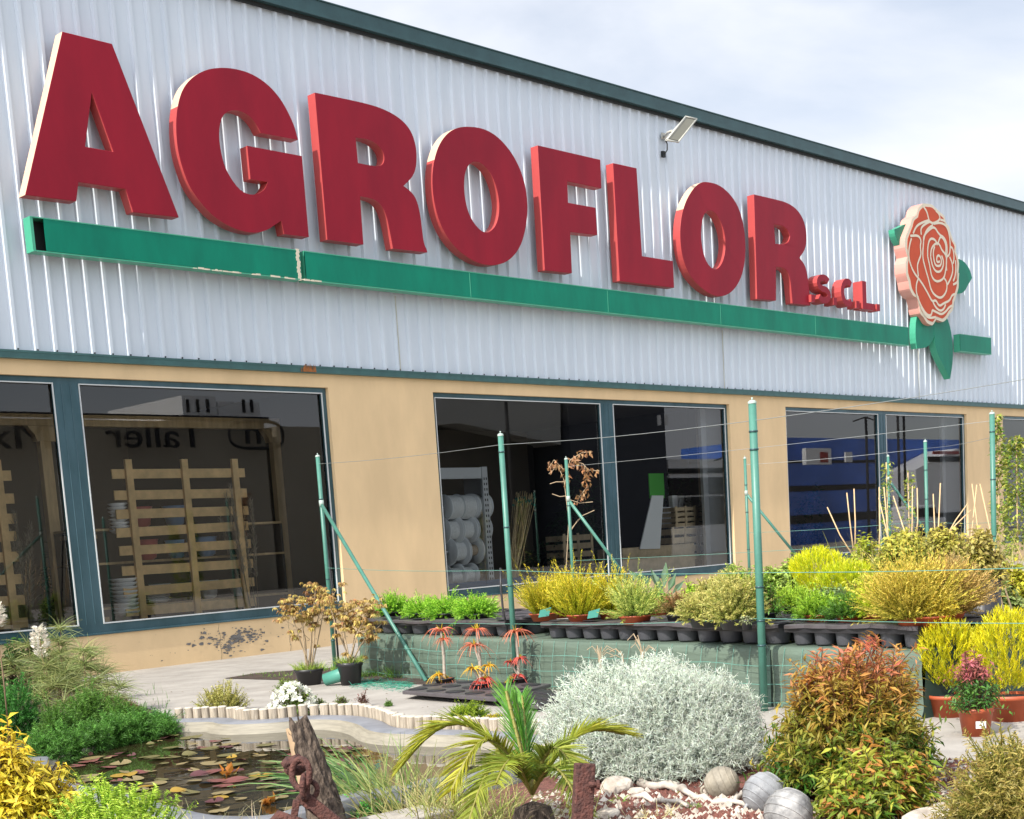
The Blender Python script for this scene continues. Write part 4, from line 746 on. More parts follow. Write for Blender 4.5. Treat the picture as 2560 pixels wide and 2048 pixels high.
nn = t_.nodes.new('ShaderNodeTexNoise'); nn.inputs['Scale'].default_value = 5; bp_ = t_.nodes.new('ShaderNodeBump'); bp_.inputs['Strength'].default_value = .05; bp_.inputs['Distance'].default_value = .02
tcw = t_.nodes.new('ShaderNodeTexCoord'); t_.links.new(tcw.outputs['Object'], nn.inputs[0]); t_.links.new(nn.outputs[0], bp_.inputs['Height']); t_.links.new(bp_.outputs[0], b_.inputs['Normal'])
b = B(); Pw = offset(Pout, sg * .215); import mathutils.geometry as mgeo
tri = mgeo.tessellate_polygon([[Vector((p[0], p[1], 0)) for p in Pw]]); b.add([(p[0], p[1], ZWt + .012) for p in Pw], [tuple(t) for t in tri]); o = b.link('water', wm, fix=True)
for p in o.data.polygons:
    if p.normal.z < 0: o.data.flip_normals(); break
o['kind'] = 'structure'
# pale half-log edging in rolls, following the basin
lens = np.r_[0, np.cumsum(np.linalg.norm(np.diff(np.r_[Pout, Pout[:1]], axis=0), axis=1))]
def along(s):
    s = s % lens[-1]; i = min(np.searchsorted(lens, s) - 1, nP - 1); i = max(i, 0); f_ = (s - lens[i]) / (lens[i + 1] - lens[i] + 1e-9); return Pout[i] * (1 - f_) + Pout[(i + 1) % nP] * f_
def s_of(u, v): g_ = G(u, v, ZR)[:2]; return lens[int(np.argmin(np.linalg.norm(Pout - g_, axis=1)))]
cuts = [s_of(430, 1799), s_of(978, 1817), s_of(1263, 1830), s_of(1433, 1856), s_of(1330, 1905)]
if cuts[0] > cuts[1]: cuts[0] -= lens[-1]
labs = ['pale half-log edging roll behind the left part of the pond', 'pale half-log edging roll behind the middle of the pond, right of its step', 'pale half-log edging roll behind the right lobe of the pond, beside the silver bush', 'pale half-log edging roll turning back toward the cycad at the right end of the pond']
for (c0_, c1_), lb in zip(zip(cuts[:-1], cuts[1:]), labs):
    b = B(); s = c0_ + .01; hbase = .185 + rng.uniform(-.004, .01)
    while s < c1_ - .02:
        wd = rng.uniform(.068, .078); p = along(s + wd / 2); t = along(s + wd) - along(s); t = t / (np.linalg.norm(t) + 1e-9); nrm_ = np.array([t[1], -t[0]]) * sg; ce = p + nrm_ * .035; hgt = hbase + rng.uniform(-.006, .006); K = 10; r_ = wd / 2 - .0015
        ring = [(ce + t * r_ * math.cos(6.283 * k / K) + nrm_ * .032 * math.sin(6.283 * k / K)) for k in range(K)]
        vs = [(q[0], q[1], 0) for q in ring] + [(q[0], q[1], hgt - .008) for q in ring] + [(*(ce + (q - ce) * .8), hgt) for q in ring]
        b.add(vs, [(k, (k + 1) % K, K + (k + 1) % K, K + k) for k in range(K)], 0, True); b.add(vs, [(K + k, K + (k + 1) % K, 2 * K + (k + 1) % K, 2 * K + k) for k in range(K)] + [tuple(range(2 * K, 3 * K))], 1); s += wd
    tag(b.link('log_edging', [M['log'], M['logtop']], fix=False), lb, 'log edging', 'log edging rolls round the pond')
# lily pads
padm = [mat('pad_%s' % n_, c, .4, 0, .3, 30, spec=.6) for n_, c in (('olive', (.15, .13, .04)), ('maroon', (.10, .028, .03)), ('tan', (.26, .20, .085)), ('rose', (.19, .06, .05)), ('yellow', (.36, .22, .02)))]
padme = []
for m_ in padm:
    for q in range(2):
        b = B(); K = 14; a0 = .25; pts = [(0, 0, 0)]; 
        for k in range(K + 1): th = a0 + (6.283 - 2 * a0) * k / K; r_ = 1 + .03 * math.sin(4 * th + q); pts.append((r_ * math.cos(th), r_ * math.sin(th) * (.9 if q else 1), .03 + .05 * max(0, math.sin(th + q * 2)) ** 3 * 3))
        b.add(pts, [(0, k, k + 1) for k in range(1, K + 1)], 0, True); o = b.link('tmp', m_, fix=False); padme.append(o.data); bpy.data.objects.remove(o)
def inside(p, P):
    c = False; j = len(P) - 1
    for i in range(len(P)):
        if (P[i][1] > p[1]) != (P[j][1] > p[1]) and p[0] < (P[j][0] - P[i][0]) * (p[1] - P[i][1]) / (P[j][1] - P[i][1]) + P[i][0]: c = not c
        j = i
    return c
PADS = []; Pin = offset(Pout, sg * .28); placed = []; k = 0; tries = 0
while k < 125 and tries < 6000:
    tries += 1; u = rng.uniform(160, 930); v = 1842 + (2035 - 1842) * rng.random() ** 1.25
    if u > 700 and v < 1868: continue
    g_ = G(u, v, .02); r_ = rng.uniform(.03, .085)
    if not inside(g_, Pin): continue
    if any((g_[0] - q[0]) ** 2 + (g_[1] - q[1]) ** 2 < ((r_ + q[2]) * .72) ** 2 for q in placed): continue
    placed.append((g_[0], g_[1], r_)); ci = int(rng.choice([0, 1, 2, 3, 4], p=[.34, .2, .25, .16, .05])); me = padme[ci * 2 + int(rng.integers(2))]
    o = bpy.data.objects.new('lily_pad', me); put(o); o.location = (g_[0], g_[1], ZWt + .016); o.scale = (r_, r_, rng.uniform(.03, .12)); o.rotation_euler = (rng.normal(0, .02), rng.normal(0, .02), rng.uniform(0, 6.28))
    cn = ['olive green', 'dark maroon', 'tan', 'rose brown', 'yellow'][ci]; PADS.append((o, cn, u, v)); k += 1
for rn, v0_, v1_ in (('far', 0, 1875), ('second', 1875, 1905), ('third', 1905, 1940), ('fourth', 1940, 1980), ('nearest', 1980, 3000)):
    for cn in sorted({q[1] for q in PADS}):
        for k, q in enumerate(sorted([q for q in PADS if q[1] == cn and v0_ <= q[3] < v1_], key=lambda q: q[2])): tag(q[0], '%s %s lily pad from the left in the %s row of the pond' % (ORD[k], cn, rn), 'lily pad', 'lily pads on the pond')
for (u, v, r_, lb) in ((575, 1935, .075, 'curled orange brown lily leaf standing up near the pond centre'), (660, 2010, .07, 'yellowing lily leaf near the base of the stump')):
    f = F(); n = 9; P = np.tile(G(u, v, .03), (n, 1)); f.leaves(P + rng.normal(0, .02, (n, 3)) * [1, 1, 0], np.stack([rng.normal(0, 1, n), rng.normal(0, 1, n), rng.uniform(.3, 1.2, n)], 1), rng.normal(0, 1, (n, 3)), r_, r_ * .7, jit(np.tile([[.42, .17, .03]], (n, 1)))); tag(f.link('lily_leaf'), lb, 'lily leaf')
# ================================================================== FOREGROUND HARDWARE
def lump_mesh(name, c, r, m, seed, sq=(1, 1, .7), rough_=.25, label=None, cat=None, group=None, sub=3):
    import bmesh
    bm = bmesh.new(); bmesh.ops.create_icosphere(bm, subdivisions=sub, radius=1); r_ = np.random.default_rng(seed); qs = [(r_.normal(size=3) * (1.5 + 1.2 * k), r_.uniform(0, 6.28), 1 / (1 + .7 * k)) for k in range(7)]
    for v in bm.verts:
        d = np.array(v.co); s = sum(a * math.cos(float(d @ q) + ph) for q, ph, a in qs); v.co = Vector(tuple(d * (1 + rough_ * s * .5) * np.array(sq) * r))
    me = bpy.data.meshes.new(name); bm.to_mesh(me); bm.free(); me.materials.append(m); o = bpy.data.objects.new(name, me); put(o); o.location = Vector(tuple(float(x) for x in c)); tag(o, label, cat, group); return o
# upright stump with stripped flank
gd = 6.35; tp = Zp(742, 1806, gd); bt = Zp(862, 2180, gd); st = thing('tree_stump', 'leaning stump of bark-covered driftwood standing in front of the pond', 'stump', (bt[0], bt[1], 0))
b = B(); K = 26; NS = 30; vs = []; axis = tp - bt; ax_n = _n(axis); ux = _n(np.cross(ax_n, R[:, 2])); uy = np.cross(ax_n, ux)
for i in range(NS):
    f_ = i / (NS - 1); cpt = bt + axis * f_; r0 = .10 - .050 * f_ ** 1.2; r0 = r0 if f_ < .95 else r0 * (1 - (f_ - .95) * 7)
    for k in range(K):
        th = 6.283 * k / K; rr = r0 * (1 + .10 * math.sin(3 * th + 5 * f_) + .05 * math.sin(9 * th + 11 * f_) + .045 * rng.normal()); vs.append(cpt + ux * rr * math.cos(th) + uy * rr * math.sin(th) + ax_n * (.02 * rng.normal() if f_ > .9 else 0))
b.add(vs, [(i * K + k, i * K + (k + 1) % K, (i + 1) * K + (k + 1) % K, (i + 1) * K + k) for i in range(NS - 1) for k in range(K)] + [tuple(range((NS - 1) * K, NS * K))], 0, False); child(b, 'bark', M['bark'], st)
b = B(); vs = []; tocam = _n(CAM - tp); lft = _n(np.cross(tocam, ax_n)); lft = lft if (R.T @ lft)[0] < 0 else -lft
for i in range(9):
    f_ = .60 + .38 * i / 8; cpt = bt + axis * f_; r0 = (.10 - .050 * f_ ** 1.2) * 1.10
    for a_ in (20, 45, 68): a2 = math.radians(a_ + 10 * math.sin(i * 1.7)); vs.append(cpt + lft * r0 * math.sin(a2 + .35) + tocam * r0 * math.cos(a2 + .35))
b.add(vs, [(i * 3 + k, i * 3 + k + 1, (i + 1) * 3 + k + 1, (i + 1) * 3 + k) for i in range(8) for k in range(2)], 0, True); child(b, 'bare_wood', M['heart'], st)
# rusty chain and anchor shank
d2 = 6.0; an = thing('rusty_anchor', 'rusty iron anchor with shackle and crossed arms at the bottom of the photo', 'anchor', (*Zp(800, 2200, d2)[:2], 0))
b = B(); A_, C_ = Zp(748, 1985, d2), Zp(905, 2110, d2); dr = _n(C_ - A_); sd = _n(np.cross(dr, tocam)); b.obox((A_ + C_) / 2, (C_ - A_) / 2, sd * .030, tocam * .035); child(b, 'shank', M['rust'], an, bevel=.008)
b = B(); A_, C_ = Zp(742, 2000, d2 - .1), Zp(722, 2120, d2 - .1); dr = _n(C_ - A_); sd = _n(np.cross(dr, tocam)); b.obox((A_ + C_) / 2, (C_ - A_) / 2, sd * .015, tocam * .02); child(b, 'arm', M['rust'], an, bevel=.005)
b = B(); A_, C_ = Zp(655, 2095, d2 - .15), Zp(700, 2042, d2 - .15); D_ = Zp(765, 2062, d2 - .15); b.tube([A_, C_, D_], [.026, .03, .022], 8); child(b, 'fluke', M['rust'], an)
def link_(c, w_, h_, r_, rot, name, par):
    b = B(); q = []
    for k in range(21): th = 6.283 * k / 20; q.append(np.array(c) + (mr * math.cos(rot) + tocam * math.sin(rot)) * w_ * math.cos(th) + mu * h_ * math.sin(th))
    b.tube(q, r_, 9, caps=False); child(b, name, M['rust'], par)
link_(Zp(752, 1935, d2 - .05), .042, .062, .014, .5, 'shackle', an); link_(Zp(762, 1968, d2 - .05), .034, .05, .013, 1.9, 'shackle', an); link_(Zp(776, 1975, d2), .03, .035, .012, .2, 'shackle', an)
b = B(); b.tube([Zp(735, 1925, d2), Zp(768, 1915, d2 + .03)], .02, 10); child(b, 'pin', M['rust'], an)
lump_mesh('rusty_lump', Zp(737, 1912, d2 + .05), .045, M['rust'], 3, (1.1, 1, 1.), .3, 'round rusty iron head against the stump bark', 'iron fitting')
# rusty upright
A_, C_ = Zp(1462, 1908, 5.5), Zp(1448, 2200, 5.5); rp = thing('rusty_post', 'flat rusty iron post with a bolt, beside the cycad', 'iron post', (C_[0], C_[1], 0)); b = B(); dr = _n(C_ - A_); sd = _n(np.cross(dr, tocam)); sd2 = np.cross(dr, sd); b.obox((A_ + C_) / 2, (C_ - A_) / 2, sd * .038, sd2 * .032); child(b, 'bar', M['rust'], rp, bevel=.006)
b = B(); q = Zp(1478, 1962, 5.45); b.tube([q - mr * .01, q + mr * .022], .012, 8); b.tube([q + mr * .020, q + mr * .032], .019, 6); child(b, 'bolt', M['rust'], rp)
# ribbed floats
def buoy(u, v, rpx, m, lab, nr=7, lean=(.9, -.25, .45), ear=True):
    g_ = G(u, v + rpx * .75); s_ = sc(g_); r_ = rpx / s_; c = np.array([g_[0], g_[1], r_ * .84]); t = thing('ribbed_float', lab, 'float', (c[0], c[1], 0), group='old ribbed floats by the nandina'); ax = _n(mr * lean[0] + mu * lean[2] + tocam * lean[1] * -1)
    pr = [];
    for k in range(49): th = math.pi * k / 48; rr = r_ * math.sin(th); hz = -r_ * math.cos(th) * 1.03; rib = 0; pr.append((max(rr + rib, 0), hz))
    b = B(); b.lathe(c, pr, 40, 0, ax); child(b, 'shell', m, t, fix=False); b = B(); e1 = _n(np.cross(ax, (0, 0, 1))); e2 = np.cross(ax, e1)
    for lt in (-52, -31, -10, 11, 32, 53): la = math.radians(lt); b.tube([c + ax * r_ * 1.03 * math.sin(la) + r_ * 1.0 * math.cos(la) * (e1 * math.cos(6.2832 * k / 36) + e2 * math.sin(6.2832 * k / 36)) for k in range(37)], r_ * .035, 6, caps=False)
    child(b, 'ribs', m, t, fix=False)
    if ear:
        b = B(); e = c - ax * r_ * 1.02; q = [e + _n(np.cross(ax, tocam)) * r_ * .26 * math.cos(6.283 * k / 12) - ax * r_ * .26 * (math.sin(6.283 * k / 12)) for k in range(13)]; b.tube(q, r_ * .09, 8, caps=False); child(b, 'eye', m, t)
buoy(1806, 1962, 43, M['float_t'], 'tan ribbed float with an eye, leftmost of the three'); buoy(1912, 1988, 53, M['float_g'], 'smooth grey ribbed float in the middle of the three', lean=(.7, .2, .7)); buoy(1972, 2036, 60, M['float_b'], 'dark worn patchy float in front of the grey one', lean=(.5, .3, .8), ear=False)
for i, (u, v, r_, sq, lb) in enumerate([(1653, 1935, 30, (1.1, .8, .85), 'block-shaped pale rock under the front of the silver bush'), (1548, 1965, 36, (1.3, .9, .7), 'lumpy pale rock left of the block-shaped one'), (1590, 1980, 22, (1.2, .9, .6), 'small pale rock beside the lumpy one'), (2340, 2040, 60, (1.7, .9, .55), 'large pale porous rock at the bottom right'), (1520, 2035, 26, (1.4, 1, .6), 'pink pale rock right of the rusty post'), (1380, 2030, 22, (1.3, 1, .6), 'pale rock between the cycad and rusty post'), (2420, 1985, 25, (1.5, 1, .4), 'dark flat stone on the slab at the right'), (856, 1985, 28, (.9, .9, 1.), 'white upright stone left of the grass by the pond'), (150, 1650, 22, (2.0, 1., .5), 'smooth white stone under the rear flower spike'), (1480, 1800, 11, (2, 1, .4), 'small white stone beside the dwarf conifer'), (920, 1990, 26, (1.2, 1, .7), 'dark hollow stone under the grass tuft')]):
    g_ = G(u, v + r_ * .5); lump_mesh('rock', (g_[0], g_[1], r_ / sc(g_) * sq[2] * .7), r_ / sc(g_), M['rock'] if 'dark' not in lb else M['bark'], 40 + i, sq, .3, lb, 'rock', 'rocks in the planting beds')
for i, (pts, r0, lb) in enumerate([([(1600, 1975), (1690, 1985), (1760, 2010), (1850, 2025), (1910, 2030)], .02, 'long twisted driftwood branch in front of the tan float'), ([(1580, 2000), (1650, 2015), (1720, 2030)], .016, 'short driftwood stick nearest the camera left of the floats'), ([(1610, 1960), (1660, 1972), (1700, 1975)], .018, 'pale driftwood piece beside the lumpy rock'), ([(1820, 2030), (1850, 2010), (1870, 1998)], .016, 'forked driftwood between the tan and grey floats')]):
    b = B(); P = [G(u, v) + [0, 0, r0 + .012] for u, v in pts]; q = []
    for a, c in zip(P[:-1], P[1:]):
        for k in range(4): q.append(a + (c - a) * k / 4 + rng.normal(0, .008, 3))
    b.tube(q + [P[-1]], [r0 * (1.1 - .6 * k / len(q)) * rng.uniform(.8, 1.2) for k in range(len(q) + 1)], 8); tag(b.link('driftwood', M['drift']), lb, 'driftwood', 'driftwood on the gravel bed')
# lava gravel and pebbles
b = B(); f = F()
def gravel(name, n, reg, r0, r1, m, z=.012):
    b = B(); oct_ = np.array([(1, 0, 0), (0, 1, 0), (-1, 0, 0), (0, -1, 0), (0, 0, 1), (0, 0, -.3)]); fc = [(0, 1, 4), (1, 2, 4), (2, 3, 4), (3, 0, 4)]
    for _ in range(n):
        u, v = reg(); g_ = G(u, v); r_ = rng.uniform(r0, r1); a = rng.uniform(0, 6.28); ca, sa2 = math.cos(a), math.sin(a); s3 = r_ * rng.uniform(.6, 1.3, 3)
        q = oct_ * s3; q = np.stack([q[:, 0] * ca - q[:, 1] * sa2, q[:, 0] * sa2 + q[:, 1] * ca, q[:, 2]], 1) + [g_[0], g_[1], z]; b.add(q, fc)
    o = b.link(name, m, fix=False); o['kind'] = 'stuff'; return o
gravel('lava_gravel', 5000, lambda: (rng.uniform(1400, 2500), rng.uniform(1905, 2120)), .006, .020, M['lava']); gravel('pale_gravel', 1700, lambda: (rng.uniform(1330, 2450), 1985 + rng.random() * 130), .006, .024, M['rock'])
gravel('soil_clods', 1800, lambda: (rng.uniform(-200, 200), rng.uniform(1735, 1850)), .005, .018, M['soil'], .008)
# kerb slabs at the bottom
for (u0, v0, u1, v1, lb) in ((890, 2046, 1052, 2012, 'grey concrete slab at the bottom below the green creeper'), (455, 2085, 720, 2062, 'grey slab edge at the bottom between the yew and anchor')):
    a = G(u0, v0, .09); c = G(u1, v1, .09); dr = _n((c - a)[:2]); nr_ = np.array([dr[1], -dr[0]]); nr_ = nr_ if nr_ @ (-a[:2]) > 0 else -nr_; b = B(); q = [a[:2], c[:2], c[:2] + nr_ * .25, a[:2] + nr_ * .25]; b.add([(p[0], p[1], 0) for p in q] + [(p[0], p[1], .09) for p in q], [(4, 5, 6, 7), (0, 1, 5, 4), (1, 2, 6, 5), (2, 3, 7, 6), (3, 0, 4, 7)]); tag(b.link('concrete_slab', M['kerb'], bevel=.006), lb, 'slab')
# green pipe and netting by the black pots
b = B(); A_ = G(812, 1700, .06); C_ = G(868, 1682, .12); b.lathe(A_, [(.055, 0), (.06, .0), (.075, .35), (.07, .35), (.052, .0)], 18, 0, _n(C_ - A_)); tag(b.link('green_funnel', M['pipe'], fix=False), 'green plastic cone lying on the ground between the two black pots', 'cone')
f = F(); n = 900; us = rng.uniform(880, 1030, n); P = np.array([G(u, 1706 + (u - 880) * .06 + rng.normal(0, 6), .012) for u in us]); f.blades(P, np.stack([rng.normal(0, 1, n), rng.normal(0, 1, n), rng.normal(.15, .2, n)], 1), rng.uniform(.04, .12, n), .004, jit(np.tile([[.05, .32, .22]], (n, 1)), .3), seg=2); o = f.link('ground_netting'); o['kind'] = 'stuff'
# ================================================================== PLANTS
def pot(par, r, h, m, z0=0., soil=True, lip=True, loc=(0, 0)):
    b = B(); b.lathe((loc[0], loc[1], z0), [(0, 0), (r * .74, 0), (r * .93, h * .82)] + ([(r * 1.0, h * .84), (r * 1.02, h)] if lip else [(r, h)]) + [(r * .94, h), (r * .9, h * .88), (0, h * .88)], 26); o = b.link('pot', m, par, fix=False)
    if soil: b = B(); b.lathe((loc[0], loc[1], z0 + h * .895), [(r * .91, 0), (0, .008)], 20); b.link('potting_soil', M['potsoil'], par, fix=False)
    return o
def plant(name, lab, cat, u, vb, vt, wpx, z=0., group=None):
    p, h, w_ = at(u, vb, vt, wpx, z); return thing(name, lab, cat, p, 0, group), h, w_ / 2
# --- silver cushion bush: wiry crooked stems ---------------------------------
t, H_, Rr = plant('silver_bush', 'large rounded silver white cushion bush of wiry twigs right of the pond', 'bush', 1655, 1925, 1648, 625)
f = F(); n = 7200; d = unit(polar(n)); d[:, 2] = np.abs(d[:, 2]) * 1.1 - .12; d = unit(d); q = lump(d, 5, .20)
rad3 = np.array([Rr * 1.10 - .06, Rr * .80, H_ - .13]); P = d * (rng.uniform(.70, .97, n) * q)[:, None] * rad3; P[:, 2] = np.abs(P[:, 2]) * (1 - .17 * (P @ mr) / Rr) + .03; Dv = unit(d * [1, 1, .7] + [0, 0, .55] + rng.normal(0, .3, (n, 3)))
def wiry(f, P, Dv, seg, ln, r0, col, kids=5):
    A = P
    for k in range(seg):
        Dn = unit(Dv + rng.normal(0, .42, P.shape) + [0, 0, .12]); Bq = A + Dn * ln * rng.uniform(.7, 1.3, (len(A), 1)); f.sticks(A, Bq, r0 * (1 - .2 * k), r0 * (.8 - .2 * k), jit(col, .1))
        for c in range(kids):
            tt = rng.random((len(A), 1)); S_ = A + (Bq - A) * tt; sd = unit(Dn * .6 + rng.normal(0, .8, P.shape) + [0, 0, .2]); E_ = S_ + sd * ln * .65 * rng.uniform(.5, 1.2, (len(A), 1)); f.sticks(S_, E_, r0 * .85, r0 * .6, jit(col, .12))
        A, Dv = Bq, Dn
col = mixc((.46, .50, .42), (.74, .80, .68), .35 + .6 * P[:, 2] / H_ + rng.normal(0, .15, n))
wiry(f, P, Dv, 3, .040, .0021, col, 4)
n2 = 1500; d = unit(polar(n2)); d[:, 2] = np.abs(d[:, 2]); P2_ = d * rng.uniform(.3, .72, (n2, 1)) * rad3; f.sticks(P2_ * .2, P2_, .004, .002, jit(np.tile([[.26, .20, .14]], (n2, 1)))); wiry(f, P2_, unit(d + [0, 0, .4]), 2, .05, .0026, np.tile([[.36, .33, .27]], (n2, 1)), 3)
f.link('foliage', LEAFM, t)
# --- nandina, centre right -------------------------------------------------------------
def nand_col(h, r, t):
    c = mixc((.045, .13, .012), (.46, .38, .05), h * 1.3 - .1 + .9 * (r - .5)); k = np.clip((h - .42) * 1.7 + .9 * (r - .5), 0, 1); c = c * (1 - k[:, None]) + np.array([.46, .22, .05]) * k[:, None]; k2 = np.clip((h - .80) * 3 + 2.2 * (r - .62), 0, 1) * .75; return c * (1 - k2[:, None]) + np.array([.60, .17, .12]) * k2[:, None]
t, H_, Rr = plant('nandina_bush', 'bushy heavenly bamboo with green lower leaves and orange red tips, right of the silver bush', 'bush', 2140, 1985, 1625, 470)
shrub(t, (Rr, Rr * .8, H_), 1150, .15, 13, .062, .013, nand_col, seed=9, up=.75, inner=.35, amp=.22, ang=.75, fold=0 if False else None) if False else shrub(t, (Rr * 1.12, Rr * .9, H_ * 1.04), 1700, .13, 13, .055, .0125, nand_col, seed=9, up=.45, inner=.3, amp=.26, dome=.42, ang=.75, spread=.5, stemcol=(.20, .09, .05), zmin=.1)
t, H_, Rr = plant('leafy_shrub', 'low shrub with broader yellow green pointed leaves at the foot of the nandina bush', 'bush', 2190, 2045, 1890, 330)
shrub(t, (Rr * 1.1, Rr * .8, H_), 520, .11, 9, .060, .018, lambda h_, r_, t_: np.where((r_ > .8)[:, None], mixc((.40, .16, .05), (.56, .26, .06), t_), mixc((.05, .15, .012), (.50, .50, .06), .9 * r_ + .2 * h_)), seed=2, up=.7, ang=.85, amp=.42, inner=.25)
t, H_, Rr = plant('leafy_shrub', 'small bright green leafy shrub between the floats and nandina bush', 'bush', 1985, 2000, 1895, 120)
shrub(t, (Rr, Rr * .8, H_), 160, .10, 8, .05, .02, cf((.03, .11, .015), (.10, .28, .03)), seed=3)
# --- yellow plants at the lower left --------------------------------------------------------
t, H_, Rr = plant('yellow_shrub', 'golden yellow leafy shrub in the bottom left corner', 'bush', 70, 2170, 1800, 330)
shrub(t, (Rr, Rr, H_), 620, .13, 10, .062, .018, cf((.30, .34, .02), (.90, .66, .04), (.95, .72, .10), .4), seed=4, up=.35, ang=.8, droop=.4, bend=.3, inner=.5)
t, H_, Rr = plant('dwarf_yew', 'light green dwarf yew with short needled shoots at the bottom, right of the yellow shrub', 'bush', 310, 2170, 1935, 360)
shrub(t, (Rr, Rr * .8, H_), 420, .11, 44, .019, .0055, cf((.12, .30, .012), (.46, .68, .05), (.66, .78, .12), .6), seed=6, up=.9, ang=.95, needle=True, droop=0., inner=.55, spread=.25, amp=.25)
# --- left bed ------------------------------------------------------------------------------
def rosemary(u, vb, vt, w_, lab, n=380, seed=1, lo=(.035, .11, .012), hi=(.17, .34, .05)):
    t, H_, Rr = plant('creeping_rosemary', lab, 'ground shrub', u, vb, vt, w_, group='creeping needle-leaved plants by the pond'); shrub(t, (Rr, Rr * .7, H_), n, .12, 24, .026, .0055, cf(lo, hi), seed=seed, up=.5, ang=.7, needle=True, droop=.1, inner=.4); return t
rosemary(40, 1850, 1700, 190, 'bright green needle-leaved clump at the left edge beside the pond', 420, 3, (.02, .12, .015), (.10, .34, .05)); rosemary(150, 1880, 1740, 170, 'needle-leaved clump behind the yellow shrub', 380, 4)
rosemary(225, 1862, 1720, 170, 'deep green needle-leaved clump overhanging the pond bank', 520, 5); rosemary(310, 1855, 1745, 140, 'dark green needle-leaved clump hanging over the water edge', 420, 6); rosemary(395, 1838, 1780, 90, 'smallest creeping clump where the log edging begins', 220, 8, (.02, .10, .02), (.10, .30, .07))
for u_, v_, k_ in ((110, 1925, 'first'), (165, 1905, 'second'), (225, 1888, 'third'), (290, 1872, 'fourth'), (350, 1860, 'fifth'), (405, 1845, 'last')): rosemary(u_, v_, v_ - (60 if u_ > 380 else 95), 135 if u_ < 380 else 100, 'needle-leaved sprig hanging over the near pond bank, %s from the left' % k_, 260, int(u_), (.04, .13, .015), (.16, .38, .06))
rosemary(-30, 1800, 1640, 150, 'green needle-leaved clump cut by the left edge of the photo', 300, 9)
t, H_, Rr = plant('dark_shrub', 'dark green small-leaved shrub at the left edge below the window sill', 'bush', 60, 1735, 1580, 280)
shrub(t, (Rr, Rr * .6, H_), 420, .15, 9, .05, .024, cf((.012, .04, .008), (.05, .14, .02)), seed=12, up=.3, inner=.5)
def silky(u, vb, vt, lab, nst=5, seed=0, w_=110, side=.3):
    """thin-leaved shrub carrying palm-like whorls on bare stems"""
    p, h, ww = at(u, vb, vt, w_); t = thing('thin_leaved_shrub', lab, 'shrub', p, 0, 'thin-leaved shrubs in the left bed'); r_ = np.random.default_rng(seed); st = B(); f = F()
    for i in range(nst):
        a = r_.uniform(0, 6.28); hh_ = h * (1 if i == 0 else r_.uniform(.45, .9)); lean = ww * .5 * (0 if i == 0 else r_.uniform(.5, 1.)); tip = np.array([math.cos(a) * lean, math.sin(a) * lean * .6, hh_ * .82]); st.tube([(0, 0, 0), tip * [.5, .5, .55], tip], [.009, .007, .004], 6)
        for zf in (1., .8) if hh_ > .4 else (1.,):
            q = tip * [zf, zf, zf]; n = 75; d = unit(np.stack([r_.normal(size=n), r_.normal(size=n), r_.uniform(-.15, .9, n)], 1)); f.blades(q + rng.normal(0, .012, (n, 3)), d, r_.uniform(.11, .20, n) * ww * 2.4, .0065, jit(mixc((.10, .14, .035), (.42, .46, .17), r_.random(n))), bend=.28, seg=4)
    st.link('stem', M['twig'], t, fix=False); f.link('foliage', LEAF, t)
silky(172, 1765, 1530, 'tall thin-leaved shrub with a tufted crown in front of the window frame', 4, 1, 160); silky(225, 1795, 1590, 'branching thin-leaved shrub in front of the ochre plinth', 6, 2, 190); silky(90, 1770, 1580, 'thin-leaved shrub between the two white flower spikes', 5, 3, 170)
silky(130, 1800, 1640, 'low spreading thin-leaved shrub in the middle of the left bed', 7, 4, 220); silky(245, 1810, 1680, 'low thin-leaved shrub nearest the slab', 6, 5, 170)
def spike(u, vb, v0, v1, lab):
    p, h, _ = at(u, vb, v0, 10); s_ = sc(p); t = thing('flower_spike', lab, 'flower', p, 0, 'white flower spikes in the left bed'); b = B(); b.tube([(0, 0, 0), (.01, 0, h * .5), (0, 0, h * .96)], [.007, .006, .004], 6); b.link('stem', M['twig'], t)
    hb = (vb - v1) / s_; n = 190; z = rng.uniform(hb, h, n); a = rng.uniform(0, 6.28, n); k = np.sin(np.clip((z - hb) / (h - hb), 0, 1) * 2.6 + .35) * .085; P = np.stack([np.cos(a) * k * .5, np.sin(a) * k * .5, z], 1); d = np.stack([np.cos(a), np.sin(a), rng.uniform(-.2, .7, n)], 1); f = F(); f.leaves(P, d, np.tile([[0, 0, 1.]], (n, 1)) + rng.normal(0, .4, (n, 3)), .055, .026, jit(np.tile([[.80, .76, .66]], (n, 1)), .06), droop=-.2); f.link('petals', LEAF, t)
spike(25, 1860, 1508, 1572, 'white flower spike on a bare stem at the left edge'); spike(122, 1800, 1568, 1645, 'fuller white flower spike left of the tall thin-leaved shrub')
f = F(); n = 500; us = rng.uniform(-100, 420, n); P = np.array([G(u, rng.uniform(1720, 1850), .01) for u in us]); f.blades(P, np.stack([rng.normal(0, .3, n), rng.normal(0, .3, n), np.ones(n)], 1), rng.uniform(.05, .16, n), .006, jit(np.tile([[.10, .24, .04]], (n, 1)), .3)); o = f.link('bed_grass'); o['kind'] = 'stuff'
def small(name, lab, cat, u, vb, vt, w_, colf, n=120, ll=.03, lw=.014, tl=.08, k=7, needle=False, seed=0, up=.7, group=None, **kw):
    t, H_, Rr = plant(name, lab, cat, u, vb, vt, w_, group=group); shrub(t, (Rr, Rr * .85, H_), n, tl, k, ll, lw, colf, needle=needle, seed=seed, up=up, **kw); return t, H_, Rr
small('heather', 'olive yellow wispy heather behind the left log edging', 'small shrub', 560, 1782, 1705, 150, cf((.26, .26, .05), (.62, .56, .16)), 300, .018, .007, .10, 16, True, 3, up=.9)
